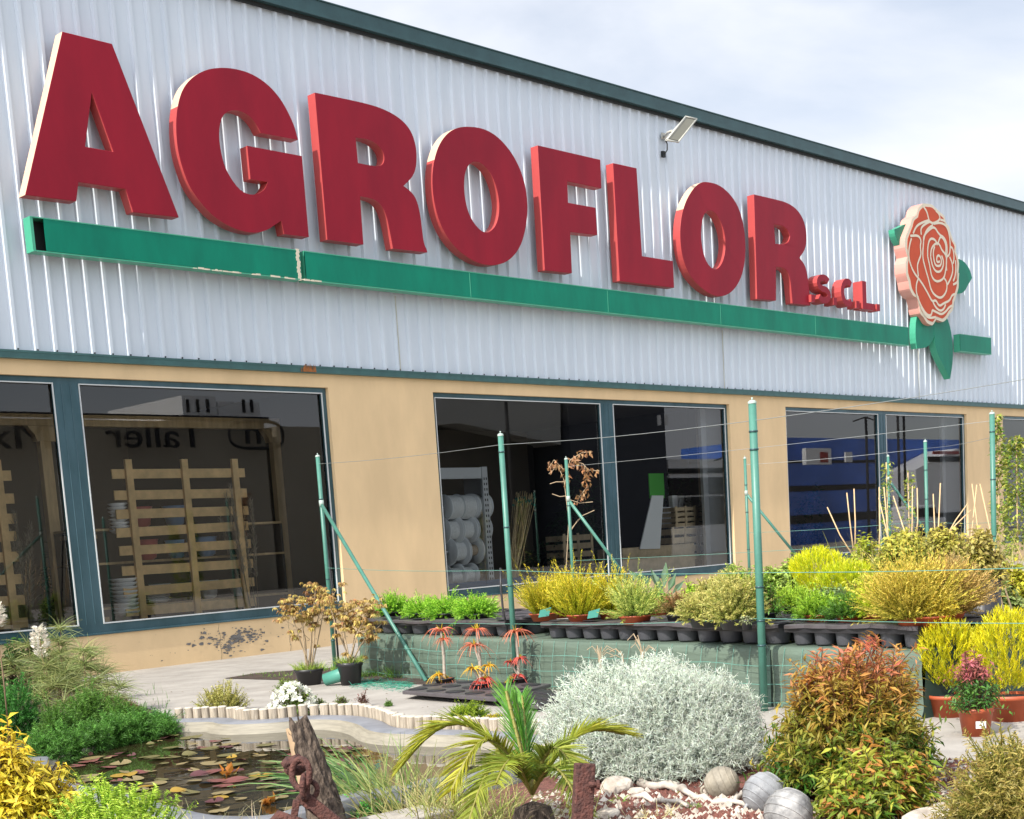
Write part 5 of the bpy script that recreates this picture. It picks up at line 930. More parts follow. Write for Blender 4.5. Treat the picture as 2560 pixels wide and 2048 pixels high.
small('small_shrub', 'pinkish small shrub at the end of the left bed', 'small shrub', 315, 1785, 1735, 80, cf((.10, .10, .03), (.45, .20, .14)), 130, .02, .006, .07, 9, True, 4)
t, H_, Rr = small('white_azalea', 'azalea covered in white flowers behind the log edging', 'small shrub', 735, 1792, 1715, 130, cf((.06, .14, .02), (.28, .38, .05)), 190, .03, .014, .06, 7, seed=5)
f = F(); n = 75; d = unit(polar(n)); d[:, 2] = abs(d[:, 2]); c_ = d * [Rr, Rr * .85, H_]; i_ = np.repeat(np.arange(n), 6); dd = unit(d[i_] * .6 + rng.normal(0, .7, (n * 6, 3))); f.leaves(c_[i_] + dd * .004, dd, d[i_], .042, .034, jit(np.tile([[.85, .85, .76]], (n * 6, 1)), .05)); f.link('flowers', LEAF, t)
small('small_shrub', 'light green upright shrub behind the white azalea', 'small shrub', 715, 1735, 1690, 60, cf((.08, .18, .03), (.34, .48, .08)), 110, .02, .009, .06, 8, seed=8)
small('small_conifer', 'small green conifer right of the azalea', 'small shrub', 802, 1782, 1742, 50, cf((.04, .12, .015), (.28, .34, .06)), 120, .012, .003, .05, 18, True, 6)
small('small_shrub', 'tiny green shrub behind the edging, centre left', 'small shrub', 855, 1768, 1738, 45, cf((.06, .14, .02), (.24, .32, .06)), 70, .016, .009, .05, 6, seed=7)
small('small_shrub', 'tiny maroon-leaved seedling behind the edging', 'small shrub', 908, 1766, 1728, 30, cf((.12, .05, .04), (.28, .11, .09)), 30, .018, .010, .06, 6, seed=9)
small('small_shrub', 'tiny green tuft just before the step in the edging', 'small shrub', 972, 1766, 1752, 26, cf((.06, .16, .02), (.20, .34, .06)), 50, .014, .005, .03, 7, True, 10)
small('dwarf_conifer', 'rounded dwarf conifer behind the pond edging left of the cycad', 'dwarf conifer', 1168, 1802, 1748, 125, cf((.04, .14, .01), (.38, .52, .03), (.5, .6, .04), .5), 330, .014, .004, .07, 20, True, 11, up=.35)
small('yellow_sedum', 'low yellow flowering cushion right of the dwarf conifer', 'ground cover', 1235, 1802, 1782, 60, cf((.35, .35, .02), (.75, .62, .03)), 150, .012, .006, .03, 8, seed=12)
small('small_shrub', 'small green tuft at the base of the pale edging near the cycad', 'small shrub', 1080, 1800, 1788, 26, cf((.06, .16, .02), (.3, .4, .06)), 40, .014, .005, .03, 7, True, 13)
# creeper and grasses round the stump
t, H_, Rr = small('green_creeper', 'bright green small-leaved creeper in front of the grass tuft', 'ground cover', 905, 2035, 1990, 170, cf((.02, .14, .015), (.10, .38, .04)), 420, .022, .013, .06, 8, seed=14, up=.2)
def grass(name, lab, u, vb, n, ln, wd, c0, c1, spread=.35, rad_=.08, bend=.35, seed=0, z=0., lean=(0, 0), cat='grass', group=None):
    p = G(u, vb, z); t = thing(name, lab, cat, p, 0, group); f = F(); P = np.stack([rng.normal(0, rad_, n), rng.normal(0, rad_, n), np.zeros(n)], 1); d = unit(np.stack([rng.normal(lean[0], spread, n) + P[:, 0] * 2, rng.normal(lean[1], spread, n) + P[:, 1] * 2, np.ones(n)], 1)); f.blades(P, d, ln * rng.uniform(.45, 1.15, n), wd * rng.uniform(.6, 1.2, n), jit(mixc(c0, c1, rng.random(n))), bend=bend, seg=5); f.link('blades', LEAF, t); return t
ml = mr[:2] / np.linalg.norm(mr[:2])
grass('grass_tuft', 'broad bladed green grass leaning left over the pond', 905, 2010, 130, .62, .017, (.06, .18, .04), (.30, .42, .16), .25, .07, .35, lean=(-ml[0] * .9, -ml[1] * .9)); grass('grass_tuft', 'pale green grass tuft right of the leaning one', 985, 2025, 170, .50, .010, (.14, .24, .05), (.44, .46, .16), .32, .10, .3, lean=(-ml[0] * .2, -ml[1] * .2))
grass('grass_tuft', 'straw coloured grass tuft left of the cycad', 1080, 2060, 260, .42, .007, (.26, .28, .07), (.60, .50, .26), .42, .14, .35); grass('grass_tuft', 'dense yellow green grass under the cycad fronds', 1190, 2075, 320, .36, .007, (.20, .28, .05), (.56, .52, .20), .42, .16, .35)
grass('grass_tuft', 'sparse dry grass between the cycad and rusty post', 1330, 2070, 130, .26, .005, (.30, .28, .10), (.58, .50, .32), .5, .14, .4); grass('grass_tuft', 'few pale dry stalks at the bottom right of the yew', 520, 2120, 40, .34, .006, (.4, .4, .18), (.62, .54, .36), .4, .10, .3); grass('grass_tuft', 'dry stalks at the foot of the anchor', 640, 2120, 36, .30, .006, (.4, .34, .2), (.62, .54, .36), .4, .1, .3); grass('grass_tuft', 'small dry tuft on the gravel before the driftwood', 1640, 2050, 60, .14, .005, (.45, .42, .16), (.66, .58, .34), .5, .05, .4)
for u, v, lb in ((1715, 1990, 'little green weed on the red gravel left of the tan float'), (1555, 2010, 'little green weed beside the lumpy pale rock'), (1745, 2025, 'little green weed among the driftwood branches')): grass('weed', lb, u, v, 14, .09, .012, (.14, .26, .05), (.34, .44, .12), .6, .02, .5, cat='weed', group='weeds on the gravel')
# cycad
cb = G(1335, 2085); cy = thing('cycad', 'cycad with stiff arching feather fronds in front of the pond', 'palm', cb)
def frond(parent, pts, wid, c0, c1, n=112, vee=.35, lw_=.0105, name='frond', fwd=1.):
    """pts: 3-D curve relative to the plant; leaflets along both sides"""
    pts = np.array(pts); m = len(pts); tt = np.linspace(.12, 1, n) * (m - 1); i0 = np.minimum(tt.astype(int), m - 2); fr_ = (tt - i0)[:, None]; P = pts[i0] * (1 - fr_) + pts[i0 + 1] * fr_; T = unit(pts[i0 + 1] - pts[i0]); Sd = unit(np.cross(T, np.array([0, 0, 1.]) + .001)); Up = np.cross(Sd, T); f = F()
    L_ = wid * 1.0 * np.sin(np.linspace(.3, 2.9, n)) ** .5 * rng.uniform(.85, 1.08, n); keep_ = rng.random(n) > .06; L_ = L_ * keep_ + .002
    for s_ in (-1, 1):
        d = unit(T * fwd + Sd * s_ * .8 + Up * vee + rng.normal(0, .09, (n, 3))); f.blades(P, d, L_, lw_, jit(mixc(c0, c1, rng.random(n) * .6 + np.linspace(0, .4, n)), .1), bend=.2, seg=3, tipw=.15)
    f.sticks(pts[:-1], pts[1:], .010, .007, np.tile([[.35, .32, .08]], (m - 1, 1))); f.link(name, LEAF, parent)
crown = Zp(1330, 1985, (R.T @ (cb - CAM))[2] - .1)
def fr_pts(u, v, arch, dd=0., n=12):
    e = Zp(u, v, (R.T @ (crown - CAM))[2] + dd); q = []
    for k in range(n): s_ = k / (n - 1); q.append(crown + (e - crown) * s_ + np.array([0, 0, arch * math.sin(math.pi * s_)]) - cb)
    return q
G0, G1, Y0, Y1 = (.03, .16, .02), (.18, .40, .05), (.14, .22, .02), (.48, .44, .04)
frond(cy, fr_pts(1265, 1728, .0, .1), .19, G0, G1, 76, 0., .007, 'young_frond', 2.2); frond(cy, fr_pts(1305, 1740, .0, .25), .17, G0, G1, 70, 0., .010, 'young_frond', 2.2); frond(cy, fr_pts(1290, 1760, .02, -.05), .17, G0, G1, 70, .1, .010, 'young_frond', 2.2)
frond(cy, fr_pts(1005, 1915, .24, -.05), .17, Y0, Y1); frond(cy, fr_pts(1560, 1835, .12, .1), .17, Y0, Y1); frond(cy, fr_pts(1130, 1975, .22, -.35), .15, (.2, .26, .03), Y1); frond(cy, fr_pts(1395, 1890, .1, .5), .14, (.2, .28, .03), (.45, .45, .06)); frond(cy, fr_pts(1255, 1905, .1, .5), .13, (.2, .28, .03), (.5, .48, .06))
frond(cy, fr_pts(1440, 1935, .15, -.25), .14, (.14, .22, .03), (.4, .42, .06)); frond(cy, fr_pts(1170, 2060, .2, -.5), .14, (.14, .22, .03), (.35, .38, .05)); frond(cy, fr_pts(1460, 2040, .15, -.5), .13, (.10, .18, .02), (.30, .34, .05)); frond(cy, fr_pts(1240, 1960, .12, -.6), .14, (.12, .2, .02), (.38, .4, .05))
b = B(); b.lathe(crown - cb - [0, 0, .06], [(.09, -.25), (.11, -.1), (.08, 0), (.0, .03)], 12); b.link('trunk', M['bark'], cy, fix=False)
# right-hand shrubs and pots
t, H_, Rr = plant('olive_shrub', 'feathery olive and bronze shrub at the bottom right corner', 'bush', 2560, 2120, 1800, 440)
shrub(t, (Rr, Rr * .9, H_), 1200, .14, 24, .022, .007, cf((.14, .17, .02), (.52, .48, .09), (.46, .26, .12), .4), seed=15, up=.5, needle=True, ang=.7)
def terr(u, vrim, vb, wr, lab, cat, pm='terra', z=0., name='potted_plant', group=None):
    p = G(u, vb, z); s_ = sc(p); r = wr / 2 / s_; h = (vb - vrim) / s_; t = thing(name, lab, cat, p, 0, group); pot(t, r, h, M[pm]); return t, r, h, s_
def thuja(par, r, h, z0, seed, n=620, c0=(.24, .30, .01), c1=(.80, .70, .015)):
    d = unit(polar(n)); d[:, 2] = d[:, 2] * .9; q = lump(d, seed, .10); cen = np.array([0, 0, z0 + h / 2]); P = cen + d * q[:, None] * np.array([r, r, h / 2]) * rng.uniform(.8, 1, (n, 1)); D_ = unit(d * [.55, .55, .3] + [0, 0, 1.] + rng.normal(0, .12, (n, 3))); f = F(); k = 12; ti = np.repeat(np.arange(n), k); t_ = np.tile(np.linspace(0, 1, k), n); base = P[ti] + D_[ti] * (t_ * .09)[:, None]; sd = unit(np.cross(D_[ti], rng.normal(size=(n * k, 3)))); dd = unit(D_[ti] + sd * .55); f.blades(base, dd, .028, .007, jit(mixc(c0, c1, .25 + .5 * rng.random(n)[ti] + .35 * t_ - .3 * (rng.random(n)[ti] > .8)), .12), bend=-.1, seg=2); f.link('foliage', LEAF, par)
for (u, vrim, vb, wr, cu, vt, vbt, wf, lab, sd_) in ((2376, 1735, 1790, 110, 2398, 1565, 1735, 128, 'golden upright conifer in a terracotta pot, left one of the pair', 21), (2525, 1735, 1800, 120, 2520, 1552, 1745, 150, 'golden upright conifer in a terracotta pot cut by the right edge', 22)):
    t, r, h, s_ = terr(u, vrim, vb, wr, lab, 'potted conifer', group='golden conifers in terracotta pots'); thuja(t, wf / 2 / s_, (vbt - vt) / s_, h * .95, sd_)
t, r, h, s_ = terr(2440, 1768, 1838, 88, 'young nandina with red top leaves in a terracotta pot with a white label', 'potted plant')
o = shrub(t, (75 / s_, 60 / s_, 150 / s_), 170, .09, 9, .036, .012, lambda h_, r_, t_: np.where((h_ > .58)[:, None], mixc((.30, .10, .07), (.50, .13, .15), r_), mixc((.03, .12, .02), (.14, .30, .05), r_)), seed=23, up=.6, inner=.3, off=(0, 0, h * .85))
b = B(); cdir = _n((CAM - t.location)[:2] if False else np.array([CAM[0] - t.location.x, CAM[1] - t.location.y])); tg = np.array([-cdir[1], cdir[0]]); ro = r * .915; c_ = cdir * ro; q = [(*(c_ + tg * x), z) for x, z in ((.0, h * .32), (.055, h * .32), (.055, h * .58), (.0, h * .58))]; q = [tuple(np.array(p) + np.array([*cdir, 0]) * (.006 - .35 * x * x + .008 * (z > h * .4))) for p, (x, z) in zip(q, ((.0, h * .32), (.055, h * .32), (.055, h * .58), (.0, h * .58)))]
b.add(q, [(0, 1, 2, 3)]); b.link('price_label', M['label'], t, fix=False)
# black pots with maples
def maple(par, z0, hgt, seed, clusters, s_, u0):
    r_ = np.random.default_rng(seed); st = B(); f = F(); ends = []
    for (du, dz, rr) in clusters:
        e = np.array([du * ml[0], du * ml[1], dz]) + np.array([r_.normal(0, .05), r_.normal(0, .05), 0]); mid = e * [.45, .45, .5] + [0, 0, z0 * .5]; mid = mid + [r_.normal(0, .03), r_.normal(0, .03), .05]; st.tube([(r_.normal(0, .02), r_.normal(0, .02), z0), mid, e], [.009, .006, .0025], 6); ends.append((e, rr))
        for k in range(5): q = mid + (e - mid) * r_.random(); w_ = q + r_.normal(0, .09, 3) + [0, 0, .05]; st.tube([q, w_], [.003, .0015], 4); ends.append((w_, rr * .3))
    for e, rr in ends:
        n = int(30 * rr / .12) + 5; c_ = e + r_.normal(0, rr * .55, (n, 3)) * [1, 1, .45]; k = 6; ti = np.repeat(np.arange(n), k); aa = np.tile(np.linspace(-1.6, 1.6, k), n); az_ = r_.uniform(0, 6.28, n)[ti]; d = np.stack([np.cos(az_ + aa), np.sin(az_ + aa), np.full(n * k, -.55)], 1)
        f.leaves(c_[ti], d, np.tile([[0, 0, 1.]], (n * k, 1)) + r_.normal(0, .2, (n * k, 3)), r_.uniform(.03, .055, n * k), .013, jit(mixc((.30, .14, .06), (.62, .50, .14), r_.random(n)[ti])), droop=.35)
    st.link('stem', M['twigl'], par, fix=False); f.link('foliage', LEAF, par)
def bpot(u, vrim, vb, wr, lab, clusters, seed):
    t, r, h, s_ = terr(u, vrim, vb, wr, lab, 'potted maple', 'black', group='young maples in black pots'); n = 260; f = F(); a = rng.uniform(0, 6.28, n); q = r * .9 * np.sqrt(rng.random(n)); P = np.stack([np.cos(a) * q, np.sin(a) * q, np.full(n, h * .88)], 1); f.blades(P, np.stack([P[:, 0] * 4, P[:, 1] * 4, np.ones(n)], 1) + rng.normal(0, .3, (n, 3)), rng.uniform(.08, .17, n), .006, jit(mixc((.14, .26, .02), (.50, .60, .12), rng.random(n))), seg=3); f.link('grass', LEAF, t); maple(t, h * .85, 1, seed, [(du / s_, (vb - v) / s_, rr) for du, v, rr in clusters], s_, u)
bpot(775, 1672, 1712, 74, 'young bronze-leaved maple in the left black pot of grass', [(-35, 1520, .13), (10, 1500, .12), (20, 1470, .12), (45, 1490, .10), (70, 1510, .10), (-15, 1545, .06), (20, 1560, .06)], 5); bpot(878, 1655, 1712, 66, 'young bronze-leaved maple in the right black pot of grass', [(5, 1520, .12), (40, 1510, .12), (62, 1530, .10), (-25, 1500, .09), (15, 1545, .09), (45, 1555, .08), (30, 1600, .05), (70, 1590, .05)], 6)
for (u, v, n, ln, lab) in ((935, 1690, 150, .18, 'grass clump at the foot of the bench right of the black pots'), (1010, 1692, 260, .22, 'largest grass clump at the foot of the diagonal strut'), (818, 1676, 110, .14, 'grass at the base of the leftmost fence post'), (1140, 1702, 60, .12, 'weeds behind the aloe tray'), (700, 1692, 40, .08, 'thin weeds on the slab joint left of the pots'), (640, 1688, 30, .06, 'sparse weeds at the left end of the slab joint'), (480, 1790, 60, .06, 'fine grass behind the left log edging')): grass('grass_tuft', lab, u, v, n, ln, .006, (.08, .24, .02), (.30, .50, .08), .5, .10, .3, group='grass clumps on the slab')
# aloe trays and aloes
def flat_tray(px, z, lab, thick=.06):
    P = [G(u, v, z) for u, v in px]; t = thing('ground_tray', lab, 'tray', (*P[0][:2], 0), group='black trays on the ground'); b = B(); a, c, d_, e = [np.array(p[:2]) for p in P]
    vs = []; b.add([(*q, z) for q in (a, c, d_, e)] + [(*q, z - thick) for q in (a, c, d_, e)], [(0, 1, 2, 3), (0, 4, 5, 1), (1, 5, 6, 2), (2, 6, 7, 3), (3, 7, 4, 0)]); child(b, 'deck', M['deck'], t, bevel=.01); b = B()
    for i in range(5):
        for j in range(3):
            s_, r_ = (i + .5) / 5, (j + .5) / 3; q = a * (1 - s_) * (1 - r_) + c * s_ * (1 - r_) + d_ * s_ * r_ + e * (1 - s_) * r_; b.lathe((*q, z + .004), [(.085, 0), (.08, .004), (.0, .002)], 18)
    child(b, 'cell_openings', M['black'], t, fix=False); return a, c, d_, e
flat_tray([(1005, 1727), (1240, 1745), (1378, 1709), (1105, 1698)], .075, 'black cell tray on the slab holding three orange aloes', .03); flat_tray([(1248, 1752), (1345, 1765), (1430, 1735), (1350, 1722)], .05, 'black tray half under the aloe tray beside the silver bush', .025)
def aloe(u, vb, tiers, lab, seed):
    p = G(u, vb, .07); s_ = sc(p); t = thing('potted_aloe', lab, 'potted aloe', p, 0, 'orange tree aloes in the ground tray'); pot(t, 26 / s_, .045, M['black']); r_ = np.random.default_rng(seed); f = F(); st = B(); top = max(vb - v for _, v, _, _ in tiers) / s_
    st.tube([(0, 0, .02), (.012, 0, top * .5), (0, 0, top)], [.016, .014, .012], 8)
    for du, v, ln, cc in tiers:
        q = np.array([ml[0] * du / s_, ml[1] * du / s_, (vb - v) / s_]);
        if abs(du) > 4: st.tube([(0, 0, max(q[2] - .12, .03)), q], [.010, .009], 6)
        ln = ln * 1.45; n = 24; a = np.linspace(0, 6.28, n) + r_.normal(0, .2, n); d = np.stack([np.cos(a), np.sin(a), r_.uniform(.35, 1.1, n)], 1); c0 = np.array([(.62, .16, .08), (.62, .33, .03), (.60, .10, .07)][cc]); c1 = np.array([(.66, .24, .14), (.66, .45, .04), (.68, .14, .12)][cc]); f.blades(np.tile(q, (n, 1)), d, ln / s_ * r_.uniform(.8, 1.25, n), .022, jit(mixc(c0, c1, r_.random(n))), bend=.95, seg=8, tipw=.15)
        n = 7; f.blades(np.tile(q, (n, 1)), r_.normal(0, .35, (n, 3)) + [0, 0, 1], ln * .4 / s_, .016, jit(np.tile([[.55, .42, .03]], (n, 1))), bend=.1, seg=3)
    st.link('stem', M['aloe_stem'], t, fix=False); f.link('leaves', LEAF, t)
aloe(1112, 1708, [(0, 1578, 40, 0), (4, 1600, 24, 0), (-14, 1688, 26, 1), (8, 1700, 22, 0)], 'orange aloe with one bare tall stem, leftmost in the tray', 1); aloe(1202, 1722, [(0, 1578, 38, 0), (-10, 1615, 38, 0), (-16, 1672, 30, 1), (12, 1700, 30, 2), (0, 1708, 26, 2), (24, 1668, 26, 1)], 'orange aloe with stacked rosettes and red base, middle of the tray', 2); aloe(1297, 1708, [(0, 1582, 42, 0), (6, 1648, 24, 2), (-18, 1655, 20, 2), (0, 1690, 24, 2), (-18, 1698, 20, 1)], 'orange aloe just in front of the fence post, rightmost in the tray', 3)
# ================================================================== PLANTS ON THE BENCH
ZT_ = HB + .145 + .01
def bench(name, lab, cat, u, vb, vt, w_, potm, potw, fn, group=None, z=ZT_, poth=.05):
    p = G(u, vb, z - .02); s_ = sc(p); t = thing(name, lab, cat, p, 0, group); pot(t, potw / 2 / s_, poth + .02, M[potm]); fn(t, w_ / 2 / s_, (vb - vt) / s_, poth); return t
def jun(c0, c1, tip=None, n=260, tl=.14, k=20, ll=.022, lw=.0075, up=.6, seed=0, ang=.6, inner=.25, spread=.35, ry=.9, tw=.4, **kw):
    return lambda t, r, h, z0: shrub(t, (r, r * ry, h - z0), n, tl, k, ll, lw, cf(c0, c1, tip, tw), seed=seed, up=up, ang=ang, needle=True, inner=inner, spread=spread, off=(0, 0, z0), **kw)
def lef(c0, c1, tip=None, n=200, tl=.1, k=8, ll=.03, lw=.014, up=.5, seed=0, inner=.4, **kw):
    return lambda t, r, h, z0: shrub(t, (r, r * .9, h - z0), n, tl, k, ll, lw, cf(c0, c1, tip), seed=seed, up=up, inner=inner, off=(0, 0, z0), **kw)
gj = ((.10, .36, .015), (.34, .68, .04), (.56, .78, .08))
for i, (u, vb, vt, w_, lab) in enumerate(((985, 1545, 1482, 125, 'flat bright green juniper, leftmost on the bench'), (1062, 1548, 1492, 120, 'flat bright green juniper, second from the left on the bench'), (1120, 1550, 1490, 130, 'flat bright green juniper, third from the left on the bench'), (1195, 1552, 1484, 130, 'flat bright green juniper beside the second fence post'))):
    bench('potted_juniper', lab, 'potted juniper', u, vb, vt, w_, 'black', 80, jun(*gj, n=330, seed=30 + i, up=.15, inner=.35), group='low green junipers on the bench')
yj = ((.34, .42, .015), (.80, .70, .04), (.86, .58, .06))
for i, (u, vb, vt, w_, pm, lab) in enumerate(((1362, 1552, 1468, 120, 'terra', 'small golden juniper with a green tag, first of the golden junipers'), (1455, 1556, 1425, 200, 'terra', 'biggest spiky golden juniper in a terracotta pot'), (1535, 1550, 1440, 130, 'terra', 'golden green juniper right behind the biggest one'), (1400, 1545, 1450, 120, 'terra', 'golden green juniper left behind the biggest one'))):
    bench('potted_juniper', lab, 'potted juniper', u, vb, vt, w_, pm, 78, jun(*yj, n=300, tl=.26, k=26, seed=40 + i, up=1.1, inner=.12, spread=.3, ang=.45, bend=.05), group='golden junipers on the bench')
bench('potted_juniper', 'light green spreading juniper in a terracotta pot, right of the golden ones', 'potted juniper', 1590, 1560, 1455, 160, 'terra', 86, jun((.24, .38, .06), (.62, .74, .18), (.76, .62, .14), n=240, tl=.24, k=24, seed=45, up=.7, inner=.12, ang=.5))
bench('potted_shrub', 'small yellow green shrub in a terracotta pot behind the bronze tuft', 'potted shrub', 1645, 1545, 1505, 60, 'terra', 60, lef((.20, .26, .03), (.50, .48, .06), n=120, tl=.05, ll=.02, lw=.01, seed=46))
bench('potted_shrub', 'bronze and green tufted plant in the middle of the bench', 'potted shrub', 1695, 1558, 1478, 90, 'black', 60, jun((.10, .16, .03), (.36, .20, .07), (.40, .16, .08), n=170, tl=.14, seed=47, up=1.2, inner=.1))
bench('potted_shrub', 'dark red leaved small plant in the middle of the bench', 'potted shrub', 1722, 1550, 1500, 50, 'black', 50, lef((.10, .04, .03), (.24, .08, .05), n=90, tl=.05, ll=.02, lw=.012, seed=48))
ob = ((.24, .30, .04), (.66, .62, .18), (.74, .60, .22))
for i, (u, vb, vt, w_, lab) in enumerate(((1765, 1568, 1470, 140, 'olive gold shrub in a black pot left of its bigger neighbour'), (1840, 1572, 1425, 175, 'larger olive gold shrub in a black pot beside the nearest post'), (1790, 1555, 1445, 130, 'olive gold shrub behind the two in black pots'))):
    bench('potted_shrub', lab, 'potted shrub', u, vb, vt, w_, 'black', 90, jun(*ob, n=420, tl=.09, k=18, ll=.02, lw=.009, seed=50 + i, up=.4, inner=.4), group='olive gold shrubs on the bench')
bench('potted_shrub', 'small pale leaved sprig on the tray left of the nearest post', 'potted shrub', 1868, 1575, 1545, 36, 'black', 30, lef((.2, .24, .1), (.5, .54, .3), n=40, tl=.04, ll=.02, lw=.008, seed=53))
bench('potted_shrub', 'bright green shrub directly behind the nearest post', 'potted shrub', 1910, 1555, 1440, 110, 'black', 70, lef((.06, .20, .02), (.26, .44, .06), n=260, tl=.08, ll=.028, lw=.014, seed=54))
bench('potted_conifer', 'feathery mid green conifer right of the nearest post', 'potted conifer', 2050, 1560, 1480, 150, 'terra', 80, jun((.14, .34, .02), (.46, .66, .05), n=330, tl=.12, seed=55, up=.5, inner=.3))
bench('potted_conifer', 'dark green feathery conifer under the golden ball', 'potted conifer', 2130, 1562, 1500, 150, 'terra', 80, jun((.03, .11, .015), (.16, .32, .03), n=330, tl=.12, seed=56, up=.45, inner=.3))
bench('potted_conifer', 'lime green shrub between the golden ball and the bronze juniper', 'potted conifer', 2195, 1560, 1455, 170, 'terra', 90, jun((.36, .50, .02), (.80, .80, .05), n=380, tl=.13, seed=57, up=.5, inner=.3))
bench('potted_juniper', 'big wide bronze gold juniper in a terracotta pot near the right end of the bench', 'potted juniper', 2285, 1568, 1395, 320, 'terra', 92, jun((.36, .36, .03), (.84, .68, .10), (.80, .54, .12), n=1000, tl=.26, k=26, ll=.02, seed=58, up=.9, inner=.2, ang=.5, ry=.6, bend=.06))
bench('potted_juniper', 'bronze gold juniper behind the big one, right end of the bench', 'potted juniper', 2372, 1556, 1395, 240, 'terra', 84, jun((.30, .22, .04), (.70, .48, .12), (.72, .46, .18), n=620, tl=.24, k=24, ll=.02, seed=59, up=.8, inner=.2, ang=.5, ry=.7))
bench('potted_juniper', 'small golden tuft at the front right of the big bronze juniper', 'potted juniper', 2335, 1567, 1490, 110, 'terra', 80, jun((.40, .34, .03), (.82, .62, .07), n=260, tl=.12, k=20, seed=60, up=.8, inner=.2))
# egg-shaped golden conifers standing behind
def egg(u, vb, vt, w_, z, lab, seed, c0=(.26, .38, .01), c1=(.82, .78, .015)):
    p = G(u, vb, z); s_ = sc(p); t = thing('golden_conifer', lab, 'conifer', p); pot(t, .12, .12, M['black'], -.0); thuja(t, w_ / 2 / s_, (vb - vt) / s_ - .1, .1, seed, 700, c0, c1)
egg(2050, 1520, 1385, 125, .5, 'bright golden egg-shaped conifer behind the bench right of the nearest post', 61); egg(2125, 1530, 1425, 130, .5, 'golden conifer leaning right beside the egg-shaped one', 62, (.20, .34, .01), (.70, .70, .02))
# hedge and greenery behind the bench
def back(name, lab, cat, u, vb, vt, w_, z, c, n=300, ll=.045, lw=.026, tl=.10, k=7, seed=0, up=.4, group=None, inner=.5, needle=False):
    p = G(u, vb, z); s_ = sc(p); t = thing(name, lab, cat, (p[0], p[1], 0), 0, group); h = (vb - vt) / s_; shrub(t, (w_ / 2 / s_, w_ / 2 / s_ * .8, h), n, tl, k, ll, lw, cf(*c), seed=seed, up=up, inner=inner, needle=needle, off=(0, 0, z)); b = B(); b.lathe((0, 0, 0), [(0, 0), (.10, 0), (.13, z if z > .1 else .1), (0, z if z > .1 else .1)], 14); b.link('pot', M['black'], t, fix=False); return t
gr = ((.10, .24, .02), (.40, .56, .08), (.54, .60, .16))
back('hedge_plant', 'glossy green hedge plant behind the bench left of the nearest post', 'shrub', 1845, 1500, 1408, 110, .45, gr, 260, seed=70, group='glossy green shrubs behind the bench'); back('hedge_plant', 'glossy green hedge plant just right of the nearest post', 'shrub', 1935, 1520, 1392, 120, .45, gr, 380, seed=71, group='glossy green shrubs behind the bench'); back('hedge_plant', 'glossy green hedge plant left of the golden egg conifer', 'shrub', 1985, 1510, 1388, 110, .45, gr, 360, seed=72, group='glossy green shrubs behind the bench')
back('yellow_bush', 'yellow green leafy bush in the gap above the golden conifers', 'shrub', 2165, 1480, 1350, 120, .6, ((.16, .26, .02), (.56, .58, .05)), 320, seed=73); back('yellow_bush', 'yellow green leafy bush among the stakes before the third window', 'shrub', 2260, 1440, 1335, 170, .8, ((.18, .26, .03), (.60, .58, .08), (.50, .42, .10)), 420, seed=74); back('yellow_bush', 'yellow green leafy bush left of the right edge post', 'shrub', 2370, 1430, 1330, 180, .8, ((.18, .24, .03), (.58, .54, .08), (.52, .36, .14)), 420, seed=75); back('yellow_bush', 'yellow green leafy bush below the right end of the third window', 'shrub', 2455, 1450, 1335, 120, .8, ((.18, .22, .03), (.56, .52, .10), (.50, .30, .16)), 320, seed=76)
back('pinkish_shrub', 'hazy pinkish bronze shrub behind the big bronze juniper', 'shrub', 2420, 1500, 1390, 240, .6, ((.24, .18, .06), (.54, .40, .16), (.52, .30, .18)), 420, .02, .006, seed=77, needle=True, k=16)
back('right_shrub', 'yellow leaved shrub at the right edge above the golden conifers', 'shrub', 2545, 1560, 1400, 110, .35, ((.10, .18, .02), (.50, .50, .05), (.78, .62, .05)), 330, .06, .034, seed=78); back('right_shrub', 'variegated green shrub between the edge post and golden conifers', 'shrub', 2440, 1590, 1440, 110, .3, ((.06, .14, .03), (.30, .36, .12), (.58, .56, .30)), 300, .05, .03, seed=79); back('right_shrub', 'green shrub low at the right edge by the post', 'shrub', 2515, 1600, 1450, 110, .3, ((.05, .13, .03), (.24, .34, .08), (.50, .52, .2)), 280, .05, .03, seed=80)
# climbing plants on their own canes at the right edge
def climber(u, vb, vt, w_, lab, seed, z=.6, n=900):
    p = G(u, vb, z); s_ = sc(p); h = (vb - vt) / s_; t = thing('climbing_plant', lab, 'climber', (p[0], p[1], 0), 0, 'climbing plants by the right edge post'); r_ = np.random.default_rng(seed); f = F(); hz = r_.uniform(0, 1, n) ** .8; r2 = w_ / 2 / s_ * (1.0 - .6 * hz) * (1 + .3 * np.sin(hz * 19 + seed)); a = r_.uniform(0, 6.28, n); q = np.sqrt(r_.random(n)); sway = .05 * np.sin(hz * 5 + seed)
    P = np.stack([np.cos(a) * r2 * q + sway, np.sin(a) * r2 * q, z + hz * h], 1); f.leaves(P, np.stack([np.cos(a), np.sin(a), r_.normal(-.1, .5, n)], 1), np.tile([[0, 0, 1.]], (n, 1)) + r_.normal(0, .5, (n, 3)), r_.uniform(.04, .075, n), .034, jit(mixc((.08, .18, .02), (.50, .50, .10), r_.random(n))))
    f.link('foliage', LEAF, t); b = B(); b.tube([(0, 0, 0), (0, 0, z + h)], .008, 6); b.link('cane', M['stake'], t); b = B(); b.lathe((0, 0, 0), [(0, 0), (.12, 0), (.15, .26), (0, .26)], 14); b.link('pot', M['black'], t, fix=False)
climber(2500, 1420, 1048, 44, 'slender climber with small leaves right beside the edge post', 81); climber(2545, 1420, 1100, 80, 'fuller climber cut by the right edge of the photo', 82, n=1100); climber(2505, 1300, 1180, 70, 'climber with looser leaves low beside the edge post', 83, n=500)
